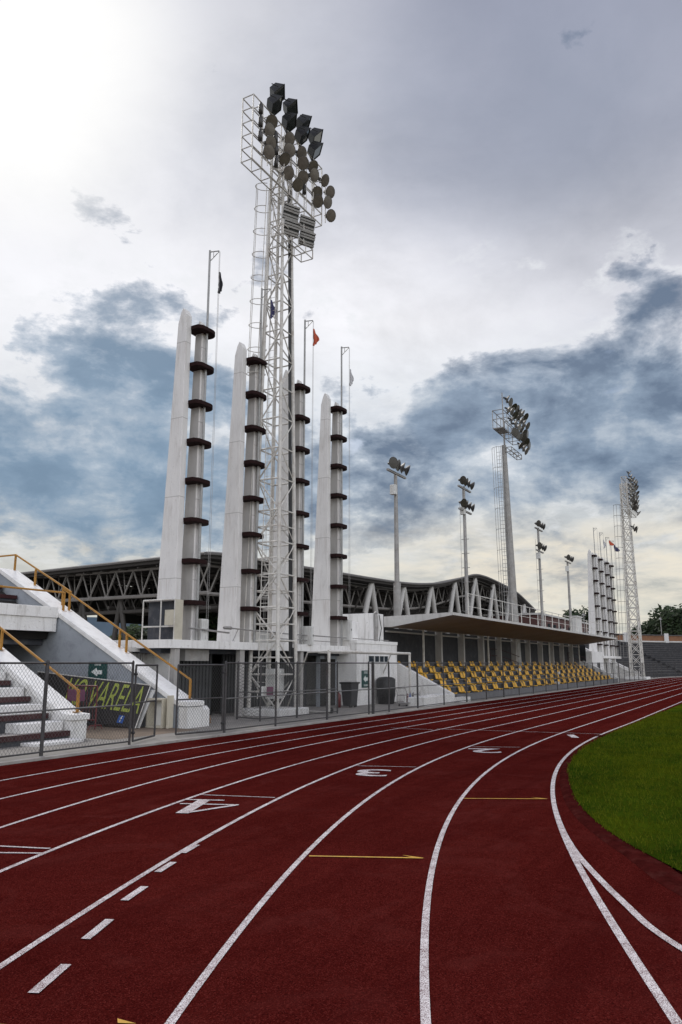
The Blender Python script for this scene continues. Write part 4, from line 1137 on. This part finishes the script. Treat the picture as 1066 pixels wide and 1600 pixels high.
# ---------------------------------------------------------------- sports hall behind
hl = thing('sports_hall', 'large open-sided hall with an undulating dark roof on white V columns and lattice trusses', 'hall', (36.4, 30, 0))
prof = [(36.4, 8.35), (38.8, 8.52), (48.5, 8.73), (59.9, 8.97), (67.2, 9.25), (74.0, 9.9), (80.4, 11.0), (85.0, 11.85), (88.5, 12.05), (93.0, 11.9), (101.4, 11.3), (107, 10.3), (111.6, 9.3)]
prof = [(a, b) for a, b in spline(prof, 4)]
ND = 46.
m = MB(); vs = []
for (x, z) in prof:
    kk_ = -.02-.11*min(1, max(0, (x-50)/14))
    for y, dz in ((29.6, 0), (38, 8.4*kk_), (46, 16.4*kk_)): vs += [(x, y, z+dz), (x, y, z+dz-.28)]
n = len(prof)
def vi(i, j, k): return i*6+j*2+k
fs = []
for i in range(n-1):
    for j in range(2):
        fs.append((vi(i, j, 0), vi(i, j+1, 0), vi(i+1, j+1, 0), vi(i+1, j, 0))); fs.append((vi(i, j, 1), vi(i+1, j, 1), vi(i+1, j+1, 1), vi(i, j+1, 1)))
    fs.append((vi(i, 0, 0), vi(i+1, 0, 0), vi(i+1, 0, 1), vi(i, 0, 1))); fs.append((vi(i, 2, 0), vi(i, 2, 1), vi(i+1, 2, 1), vi(i+1, 2, 0)))
for j in range(2): fs.append((vi(0, j, 0), vi(0, j, 1), vi(0, j+1, 1), vi(0, j+1, 0))); fs.append((vi(n-1, j, 0), vi(n-1, j+1, 0), vi(n-1, j+1, 1), vi(n-1, j, 1)))
m.add(vs, fs); m.build('roof', M['hall_roof'], hl)
m = MB(); m.path([(x, 29.5, z+.02) for x, z in prof], .11, 6); m.path([(36.3, y, 8.36-(y-29.5)*.02) for y in (29.5, 38, 46)], .10, 6); m.build('roof_edge', M['hall_edge'], hl)
def zr(x):
    for (a, b), (c, d) in zip(prof[:-1], prof[1:]):
        if a <= x <= c: return b+(d-b)*(x-a)/(c-a)
    return prof[-1][1]
# purlins under the roof
m = MB()
for y in np.arange(30.2, 46, 1.6):
    for (a, b), (c, d) in zip(prof[::2][:-1], prof[::2][1:]): m.tube((a, y, b-.42-(y-29.6)*(.02+.11*min(1, max(0, (a-50)/14)))), (c, y, d-.42-(y-29.6)*(.02+.11*min(1, max(0, (c-50)/14)))), .06, n=4)
m.build('purlins', M['hall_dark_steel'], hl)
def tr_y(x, y0, y1, depth, step, r=.055, mtl='hall_steel', zoff=.55):
    m = MB(); z1 = zr(x)-zoff; z0 = z1-depth
    m.tube((x, y0, z1), (x, y1, z1), r*2, n=6); m.tube((x, y0, z0), (x, y1, z0), r*2.4, n=6)
    y = y0
    while y < y1-.1:
        m.tube((x, y, z1), (x, y+step/2, z0), r, n=5); m.tube((x, y+step, z1), (x, y+step/2, z0), r, n=5)
        m.tube((x+.5, y+.4, z1), (x+.1, y+step/2+.1, z0), r*.8, n=4); m.tube((x+.5, y+step-.2, z1), (x+.1, y+step/2-.1, z0), r*.8, n=4)
        y += step
    m.build('cross_truss', M[mtl], hl)
for i, x in enumerate((37.2, 41, 46, 52, 58, 65, 72, 79, 86, 93, 100, 107)): tr_y(x, 29.9, 46, 1.75 if i == 0 else 2.1, 1.55 if i == 0 else 2.2, .05 if i == 0 else .06, 'hall_steel' if i == 0 else 'hall_dark_steel', .62 if i == 0 else .9)
def tr_x(y, x0, x1, depth, step, r, mtl, zoff):
    m = MB(); x = x0
    while x < x1-.1:
        a, b, c = zr(x)-zoff, zr(x+step/2)-zoff, zr(min(x+step, x1))-zoff
        m.tube((x, y, a), (x+step, y, c), r*1.7, n=5); m.tube((x, y, a-depth), (x+step, y, c-depth), r*2.2, n=5)
        m.tube((x, y, a), (x+step/2, y, b-depth), r, n=5); m.tube((x+step, y, c), (x+step/2, y, b-depth), r, n=5)
        x += step
    m.build('long_truss', M[mtl], hl)
tr_x(30.9, 37.5, 111, 1.8, 2.1, .055, 'hall_steel', .55)
for y in (34.5, 38.5, 42.5): tr_x(y, 37.5, 111, 2.2, 2.6, .06, 'hall_dark_steel', .8)
x = 59.6; i = 0
while x < 112:
    z = zr(x)-.25
    for sx, sy in ((-.44, 0), (.40, .25)):
        m = MB(); m.tube((x, 30.0, z), (x+sx*(z-2.2), 30.0+sy, 2.2), .25, n=10); m.build('sloping_column', M['hall_column'], hl)
    x += 6.8
for y in (34, 37.5, 41):
    for sy in (-.8, .8):
        m = MB(); m.tube((37.6, y, 6.0), (37.8, y+sy*1.4, 0), .17, n=8); m.build('sloping_column', M['hall_dark_steel'], hl)
m = MB(); m.box(36.6, 56, 45.4, 45.7, 5.5, 7.98); m.box(56, 111, 45.4, 45.7, 0, 7.0); m.box(58, 111, 45.3, 45.38, 0, 6.4); m.box(58.0, 58.3, 31.5, 45.2, 0, 8.0); m.box(62, 108, 33.5, 33.8, 0, 8.4); m.box(48.0, 48.2, 32, 45.2, 4.9, 7.9); m.box(42, 62, 44.0, 44.2, 4.9, 7.6); m.build('interior_shade_sheets', M['hall_black'], hl)  # black sheets added to stand in for the deep shade inside the hall
m = MB(); m.tube((37.6, 30, 5.2), (37.6, 46, 5.1), .12, n=6); m.tube((39.5, 30, 5.35), (39.5, 46, 5.3), .12, n=6)
for y in np.arange(30.5, 45.5, .8): m.tube((37.6, y, 5.2), (39.5, y+.4, 5.4), .05, n=4); m.tube((37.6, y, 5.2), (37.6, y+.4, 5.9), .04, n=4)
m.build('tie_beam', M['hall_dark_steel'], hl)

mw = thing('maroon_building', 'low maroon building seen behind the roof railing', 'building', (112, 30, 0))
m = MB(); m.box(100, 130, 26, 40, 0, 8.0); m.build('wall', M['maroon_wall'], mw)
m = MB(); m.box(99.8, 130.2, 25.8, 40.2, 8.0, 8.25); m.build('roof', M['slab_side'], mw)
for x in (101, 104, 107, 110, 113, 116):
    m = MB(); m.box(x, x+1.1, 25.92, 26.02, 5.6, 7.0); m.build('window', M['glass'], mw)

# ---------------------------------------------------------------- far end: podium, stairs, curved terraces
fb = thing('far_podium_building', 'small distant white building with open doorways under the far pylons', 'building', (88, 15.5, 0))
m = MB(); m.box(80.6, 86.5, 15.9, 19.5, 0, 3.0); m.box(86.5, 97.5, 17.3, 19.5, 0, 2.4); m.build('wall', M['white_wall'], fb)
m = MB(); m.box(86.4, 97.8, 15.9, 19.6, 2.35, 2.62); m.build('roof_slab', M['white_cap'], fb)
m = MB(); m.box(83.0, 84.3, 15.86, 15.92, 1.2, 1.9); m.build('window', M['glass'], fb)
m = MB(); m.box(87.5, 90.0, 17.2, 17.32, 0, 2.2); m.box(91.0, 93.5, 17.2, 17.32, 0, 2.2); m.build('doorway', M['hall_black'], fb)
for x in (86.7, 90.4, 94.2):
    m = MB(); m.box(x, x+.4, 16.0, 16.4, 0, 2.35); m.build('pillar', M['white_wall'], fb)
parapet('far_stair_wall', 'distant white sloping stair wall left of the curved terraces', 98.4, 99.0, 14.6, .8, 14.95, .5, 19)
parapet('far_stair_wall', 'distant white sloping stair wall nearest the curved terraces', 101.6, 102.2, 14.6, .8, 14.95, .5, 21)
def arc_band(mb, r0, r1, z0, z1, a0=0., a1=2.2, n=60, lead=0.):
    """block between radii r0 and r1 following the far bend, with a straight lead-in"""
    pts = []
    if lead: pts.append((-lead, 0))
    vs = []; cols = []
    th = [a0+(a1-a0)*i/n for i in range(n+1)]
    pl = [((SE-lead, TC+r0), (SE-lead, TC+r1))] if lead else []
    pl += [((SE+r0*math.sin(a), TC+r0*math.cos(a)), (SE+r1*math.sin(a), TC+r1*math.cos(a))) for a in th]
    for p, q in pl: vs += [(p[0], p[1], z0), (p[0], p[1], z1), (q[0], q[1], z1), (q[0], q[1], z0)]
    fs = []
    for i in range(len(pl)-1):
        for k in (0, 1, 2): fs.append((4*i+k, 4*i+4+k, 4*i+5+k, 4*i+k+1))
    fs += [(0, 1, 2, 3), (len(vs)-1, len(vs)-2, len(vs)-3, len(vs)-4)]
    mb.add(vs, fs)
ft = thing('curved_terrace', 'dark grey curved concrete terraces at the far end of the stadium', 'stand', (SE, 14.8, 0))
m = MB(); m2_ = MB(); nr = 15
for i in range(nr):
    r0 = 40.8+.73*i; arc_band(m, r0, r0+.76, 0, .45+.325*i, lead=.7)
    arc_band(m2_, r0-.05, r0+.12, .40+.325*i, .47+.325*i, lead=.7)
m.build('steps', M['far_step'], ft); m2_.build('step_edge', M['far_tread'], ft)
r0 = 40.8+.73*nr
m = MB(); arc_band(m, r0, r0+.3, 0, 6.15, lead=.7); m.build('rear_wall', M['brick_band'], ft)
m = MB(); arc_band(m, r0-.12, r0+.35, 6.15, 6.3, lead=.7); m.build('wall_coping', M['far_tread'], ft)
m = MB(); arc_band(m, r0-.25, r0, 5.1, 5.3, lead=.7); m.build('ledge', M['slab_side'], ft)
for a in (.12, .3, .48, .66, .85, 1.05):
    m = MB(); px_, py_ = SE+(r0-.15)*math.sin(a), TC+(r0-.15)*math.cos(a)
    m.box(px_-.3, px_+.3, py_-.3, py_+.3, 5.0, 6.5); m.build('pier', M['white_wall'], ft)
for a in (.42, .8):      # stair aisles as dark slots
    m = MB()
    for i in range(nr):
        r = 40.8+.73*i+.1; x, y = SE+r*math.sin(a-.012*i*.0), TC+r*math.cos(a)
        m.box(x-.5, x+.5, y-.4, y+.35, .45+.325*i, .62+.325*i)
    m.build('aisle', M['far_step'], ft)
for a in (.3, .66):
    m = MB(); px_, py_ = SE+(r0+.8)*math.sin(a), TC+(r0+.8)*math.cos(a); m.tube((px_, py_, 0), (px_, py_, 9.2), .06, n=6); m.tube((px_-.6, py_, 9.1), (px_+.6, py_, 9.1), .05, n=6); m.lathe((px_-.6, py_, 9.0), (0, 0, -1), [(0, .05), (.2, .2)], 8); m.lathe((px_+.6, py_, 9.0), (0, 0, -1), [(0, .05), (.2, .2)], 8)
    tag(m.build('street_lamp', M['grey_steel']), 'thin grey lamp post behind the curved terraces, '+('left one' if a < .5 else 'right one'), 'lamp post')

# ---------------------------------------------------------------- trees and hills
def tree(label, x, y, h, spread, mat, seed, n=2600, trunk=True, leaf=.32, base=.35, group=None):
    rnd = random.Random(seed)
    t = thing('tree', label, 'tree', (x, y, 0), group)
    m = MB(); m.tube((x, y, 0), (x+.1*spread*.2, y, h*.55), h*.028, h*.016, 8)
    tips = []
    for i in range(9):
        a = rnd.uniform(0, 6.28); r = spread*rnd.uniform(.3, .75); z0 = h*rnd.uniform(.25, .5)
        p = Vector((x, y, z0)); q = Vector((x+r*math.cos(a), y+r*math.sin(a), h*rnd.uniform(.55, .92))); mid = p.lerp(q, .5)+Vector((0, 0, h*.04))
        m.tube(p, mid, h*.014, h*.009, 6); m.tube(mid, q, h*.009, h*.004, 6); tips.append(q)
    m.build('trunk', M['trunk'], t)
    clumps = []
    for i in range(26):
        a = rnd.uniform(0, 6.28); r = spread*math.sqrt(rnd.random())*.95; zz = base+(1-base)*rnd.random()
        rr_ = r*math.sqrt(max(.05, 1-((zz-.62)/.5)**2))
        clumps.append((Vector((x+rr_*math.cos(a), y+rr_*math.sin(a), h*zz)), spread*rnd.uniform(.16, .34)))
    clumps += [(q, spread*.25) for q in tips]
    vs = []; fs = []
    for i in range(n):
        c, r = rnd.choice(clumps)
        d = Vector((rnd.gauss(0, 1), rnd.gauss(0, 1), rnd.gauss(0, .75))).normalized()*r*rnd.uniform(.55, 1.08)
        p = c+d; s = leaf*rnd.uniform(.6, 1.5)
        u = Vector((rnd.gauss(0, 1), rnd.gauss(0, 1), rnd.gauss(0, .6))).normalized(); v = u.orthogonal().normalized(); w = u.cross(v)
        k = len(vs); vs += [p-u*s, p+v*s*.42, p+u*s, p-v*s*.42]; fs.append((k, k+1, k+2, k+3))
    m = MB(); m.add(vs, fs); m.build('crown', mat, t)
def G_(x, y, dist):   # a ground spot given a bearing (picture column) and a distance
    u = (x-533.)/1223.; Y = dist/math.hypot(1, u); X = u*Y
    return X*math.sin(PHI)+Y*math.cos(PHI), -X*math.cos(PHI)+Y*math.sin(PHI)
for i, (px_, dist, h, sp_) in enumerate(((1030, 178, 8.8, 6.0), (1064, 172, 11.6, 7.5), (1098, 176, 12.2, 8.0), (1046, 190, 11.0, 6.0))):
    x, y = G_(px_, 0, dist)
    tree(('broad dark tree behind the brick wall, leftmost of the right-hand clump', 'tallest dark tree behind the brick wall at the right edge', 'dark tree at the right frame edge behind the brick wall', 'dark tree in the middle of the clump behind the brick wall')[i], x, y, h, sp_, M['leaf_dark'], 20+i, 5200, leaf=.5, base=.2, group='trees beyond the curved terraces')
for i, (px_, dist, h, sp_) in enumerate(((900, 150, 11.0, 3.6), (914, 146, 10.8, 4.0), (872, 168, 9.0, 4))):
    x, y = G_(px_, 0, dist)
    tree(('leafy tree behind the roof railing left of the far pylons', 'leafy tree touching the first far pylon', 'low tree behind the maroon building')[i], x, y, h, sp_, M['leaf_dark'], 40+i, 3000, leaf=.38, base=.3, group='trees beyond the canopy')
for i, (px_, dist, h, sp_) in enumerate(((222, 75, 5.4, 2.6), (205, 80, 4.6, 2.4), (330, 62, 5.8, 2.8), (300, 66, 5.4, 2.6), (352, 60, 5.6, 2.6), (245, 70, 5.0, 2.6), (455, 78, 6.4, 3.0))):
    x, y = G_(px_, 0, dist)
    tree(('bush seen under the hall roof left of the equipment cage', 'low bush seen beyond the amber handrail', 'dark tree seen between the first two pylons', 'dark tree behind the nearest pylon', 'dark tree behind the second pylon', 'bush behind the equipment cage', 'dark tree seen through the lattice mast')[i], x, y, h, sp_, M['leaf_green'] if i in (0, 1) else M['leaf_dark'], 60+i, 2200, leaf=.22, base=.15, group='trees and bushes under the hall')
hm = MB(); vs = []
for i in range(61):
    b = -60+i*2.2; px_ = 533+1223*math.tan(math.radians(b)) if abs(b) < 80 else 0
    D = 2200; a = math.radians(b); X, Y = D*math.sin(a), D*math.cos(a)
    h = 35+55*(noise.noise(Vector((i*.17, 3, 1)))+.55)+60*math.exp(-((b+18)/6)**2)
    if b > -6: h *= .25
    s, t = X*math.sin(PHI)+Y*math.cos(PHI), -X*math.cos(PHI)+Y*math.sin(PHI)
    vs += [(s, t, -5), (s, t, h), (s*1.15, t*1.15, -5)]
hm.add(vs, [(3*i, 3*i+3, 3*i+4, 3*i+1) for i in range(60)]+[(3*i+1, 3*i+4, 3*i+5, 3*i+2) for i in range(60)], True)
struct(hm.build('hills', M['hill']))

# ---------------------------------------------------------------- sky
def build_world():
    w = bpy.data.worlds.new("World"); SC.world = w; w.use_nodes = True; nt = w.node_tree
    bg = nt.nodes['Background']
    tc = nt.nodes.new('ShaderNodeTexCoord'); D = tc.outputs['Generated']
    sky = nt.nodes.new('ShaderNodeTexSky'); sky.sky_type = 'NISHITA'; sky.sun_disc = False
    sky.sun_elevation = SUN_EL; sky.sun_rotation = SUN_ROT; sky.altitude = 100; sky.dust_density = 2.0; sky.air_density = 1.0
    sep = nt.nodes.new('ShaderNodeSeparateXYZ'); nt.links.new(D, sep.inputs[0])
    z = math_node(nt, 'MAXIMUM', sep.outputs['Z'], 0.0)
    den = math_node(nt, 'ADD', z, .16)
    comb = nt.nodes.new('ShaderNodeCombineXYZ')
    nt.links.new(math_node(nt, 'DIVIDE', sep.outputs['X'], den), comb.inputs[0]); nt.links.new(math_node(nt, 'DIVIDE', sep.outputs['Y'], den), comb.inputs[1])
    mp = nt.nodes.new('ShaderNodeMapping'); mp.inputs['Rotation'].default_value = (0, 0, -.35); mp.inputs['Scale'].default_value = (1, 1, 1); mp.inputs['Location'].default_value = (3.1, 1.7, 0)
    nt.links.new(comb.outputs[0], mp.inputs[0]); P = mp.outputs[0]
    def lobe(v, c0, c1):
        v = Vector(v).normalized()
        d = nt.nodes.new('ShaderNodeVectorMath'); d.operation = 'DOT_PRODUCT'; nm = nt.nodes.new('ShaderNodeVectorMath'); nm.operation = 'NORMALIZE'
        nt.links.new(D, nm.inputs[0]); nt.links.new(nm.outputs[0], d.inputs[0]); d.inputs[1].default_value = v
        mr = nt.nodes.new('ShaderNodeMapRange'); mr.interpolation_type = 'SMOOTHSTEP'
        mr.inputs[1].default_value = math.cos(math.radians(c0)); mr.inputs[2].default_value = math.cos(math.radians(c1)); nt.links.new(d.outputs['Value'], mr.inputs[0])
        return mr.outputs[0]
    n_big = noise_tex(nt, P, 1.1, 9, .60, .3)
    n_mid = noise_tex(nt, P, 2.9, 10, .62, .25)
    n_fine = noise_tex(nt, P, 8.5, 9, .64, .15)
    # high cloud sheet by elevation
    base = ramp(nt, z, [(0, (.60, .61, .57)), (.06, (.64, .64, .58)), (.13, (.66, .67, .65)), (.24, (.56, .62, .69)), (.34, (.80, .83, .88)), (.42, (.98, .98, 1.02)), (.49, (.92, .92, .97)), (.575, (.56, .58, .67)), (.72, (.36, .38, .48)), (1, (.30, .32, .40))])
    sh = ramp(nt, math_node(nt, 'ADD', math_node(nt, 'MULTIPLY', n_big, .55), math_node(nt, 'MULTIPLY', n_mid, .45)), [(.36, .76), (.5, .98), (.64, 1.12)])
    base = mix_rgb(nt, 1., base, sh, 'MULTIPLY')
    SUNV = SUN_DIR
    dk = lobe((.78, -.02, .68), 28, 5)
    base = mix_rgb(nt, math_node(nt, 'MULTIPLY', dk, .5), base, (.25, .28, .37))
    g1 = math_node(nt, 'POWER', lobe(SUNV, 34, 0), 2.2)
    base = mix_rgb(nt, math_node(nt, 'MULTIPLY', g1, .75), base, (.86, .87, .91))
    mot = noise_tex(nt, P, 2.0, 8, .6, .2)
    mzf = ramp(nt, z, [(.42, 0), (.55, 1)])
    base = mix_rgb(nt, math_node(nt, 'MULTIPLY', math_node(nt, 'MULTIPLY', ramp(nt, mot, [(.45, 0), (.65, 1)]), mzf), .30), base, (.22, .26, .35))
    def ctr(n, k): return math_node(nt, 'MULTIPLY', math_node(nt, 'SUBTRACT', n, .5), k)
    mp2 = nt.nodes.new('ShaderNodeMapping'); mp2.inputs['Scale'].default_value = (1, 1, 1.9); mp2.inputs['Location'].default_value = (4.3, 2.2, .6)
    nt.links.new(D, mp2.inputs[0])
    n_puff = noise_tex(nt, mp2.outputs[0], 8.0, 10, .60, .12)
    n_mid3 = noise_tex(nt, mp2.outputs[0], 3.8, 8, .58, .1)
    fb_ = math_node(nt, 'ADD', math_node(nt, 'ADD', math_node(nt, 'ADD', ctr(n_mid, .55), ctr(n_mid3, 1.1)), ctr(n_puff, 1.85)), math_node(nt, 'ADD', ctr(n_fine, .22), ctr(n_big, .3)))
    place = None
    for v, c0, c1, amp in (((.66, .69, .27), 13, 4, .26), ((.60, .76, .22), 12, 3, .20), ((.735, .60, .29), 9, 3, .12), ((.93, .22, .25), 11, 3, .20), ((.92, .15, .33), 9, 2, .14), ((.887, .335, .315), 3.8, 1.4, .34),
                           ((.95, .05, .27), 10, 2, .16), ((.90, .10, .43), 3.2, .8, .20), ((.86, .40, .22), 9, 2, .12), ((.84, .35, .37), 9, 3, .08), ((.935, .25, .24), 6, 2, .14), ((.80, .40, .47), 10, 3, -.15)):
        l = math_node(nt, 'MULTIPLY', lobe(v, c0, c1), amp*.8); place = l if place is None else math_node(nt, 'ADD', place, l)
    el = ramp(nt, z, [(.03, 0), (.15, 1), (.33, 1), (.45, .35), (.6, 0)])
    q = math_node(nt, 'ADD', fb_, place)
    q = math_node(nt, 'SUBTRACT', q, math_node(nt, 'MULTIPLY', math_node(nt, 'SUBTRACT', 1., el), .30))
    bank = ramp(nt, q, [(.03, 0), (.12, .45), (.24, .8), (.42, 1)])
    shade = math_node(nt, 'ADD', math_node(nt, 'MULTIPLY', n_puff, .75), math_node(nt, 'MULTIPLY', n_mid3, .25))
    tone = ramp(nt, shade, [(.38, (.46, .53, .61)), (.5, (.23, .31, .42)), (.60, (.105, .16, .25))])
    left = lobe((.62, .73, .26), 20, 6)
    tone = mix_rgb(nt, math_node(nt, 'MULTIPLY', left, .55), tone, (.17, .30, .44))
    col = mix_rgb(nt, math_node(nt, 'MULTIPLY', bank, .92), base, tone)
    rim = ramp(nt, math_node(nt, 'ADD', q, .3), [(.14, 0), (.27, .9), (.33, .4), (.38, 0)])
    rimz = ramp(nt, z, [(.10, .3), (.25, 1), (.47, .8), (.55, 0)])
    col = mix_rgb(nt, math_node(nt, 'MULTIPLY', math_node(nt, 'MULTIPLY', rim, rimz), ramp(nt, n_fine, [(.40, 0), (.6, .9)])), col, (.84, .86, .89))
    wl = math_node(nt, 'MULTIPLY', lobe((.985, .17, .09), 24, 6), ramp(nt, z, [(0, .2), (.05, .6), (.14, .9), (.2, 0)]))
    col = mix_rgb(nt, math_node(nt, 'MULTIPLY', wl, ramp(nt, n_mid, [(.38, 0), (.6, 1)])), col, (.86, .79, .66))
    hole = ramp(nt, noise_tex(nt, P, 3.1, 6, .6, .5), [(.68, 0), (.75, .6)])
    hole = math_node(nt, 'MULTIPLY', hole, ramp(nt, z, [(.1, 0), (.2, 1), (.35, 1), (.42, 0)]))
    g2 = math_node(nt, 'POWER', lobe(SUNV, 15, 0), 1.9)
    col = mix_rgb(nt, math_node(nt, 'MULTIPLY', g2, ramp(nt, n_big, [(.3, .7), (.6, 1)])), col, (1.06, 1.06, 1.04))
    # extra sky brightness added out of view behind the viewer, to light the camera-facing walls
    back = lobe((-.55, -.72, .42), 88, 25)
    col = mix_rgb(nt, 1., col, mix_rgb(nt, back, (1., 1., 1.), (2.5, 2.46, 2.4)), 'MULTIPLY')
    col10 = mix_rgb(nt, 1., col, (10., 10., 10.), 'MULTIPLY')
    final = mix_rgb(nt, hole, col10, sky.outputs[0])
    final = mix_rgb(nt, .025, final, sky.outputs[0])
    nt.links.new(final, bg.inputs['Color']); bg.inputs['Strength'].default_value = .1

# sun behind the thin cloud at the upper left of the view
SUN_DIR = Vector((.43, .64, .64)).normalized()
SUN_EL = math.asin(SUN_DIR.z); SUN_ROT = math.atan2(SUN_DIR.x, SUN_DIR.y)
build_world()
sl = bpy.data.lights.new('sun', 'SUN'); sl.energy = 1.6; sl.angle = math.radians(12); sl.color = (1, .96, .9)
so = bpy.data.objects.new('sun', sl); COL.objects.link(so); so.rotation_euler = SUN_DIR.to_track_quat('Z', 'Y').to_euler(); so.location = (0, 0, 30)

cd = bpy.data.cameras.new('camera'); cam = bpy.data.objects.new('camera', cd); COL.objects.link(cam); SC.camera = cam
cam.location = (0, 0, CAM_H); cam.rotation_euler = (PI/2+PITCH, 0, PHI*0+(PI/2-PHI)-PI/2)
cd.sensor_fit = 'VERTICAL'; cd.sensor_height = 36; cd.lens = 27; cd.clip_start = .1; cd.clip_end = 6000
# viewing direction: bearing PHI from +x
cam.rotation_euler[2] = PHI-PI/2
SC.view_settings.view_transform = 'Standard'; SC.view_settings.look = 'None'; SC.view_settings.exposure = 0; SC.view_settings.gamma = 1
SC.cycles.use_denoising = True
SC.cycles.transparent_max_bounces = 16
SC.cycles.max_bounces = 6
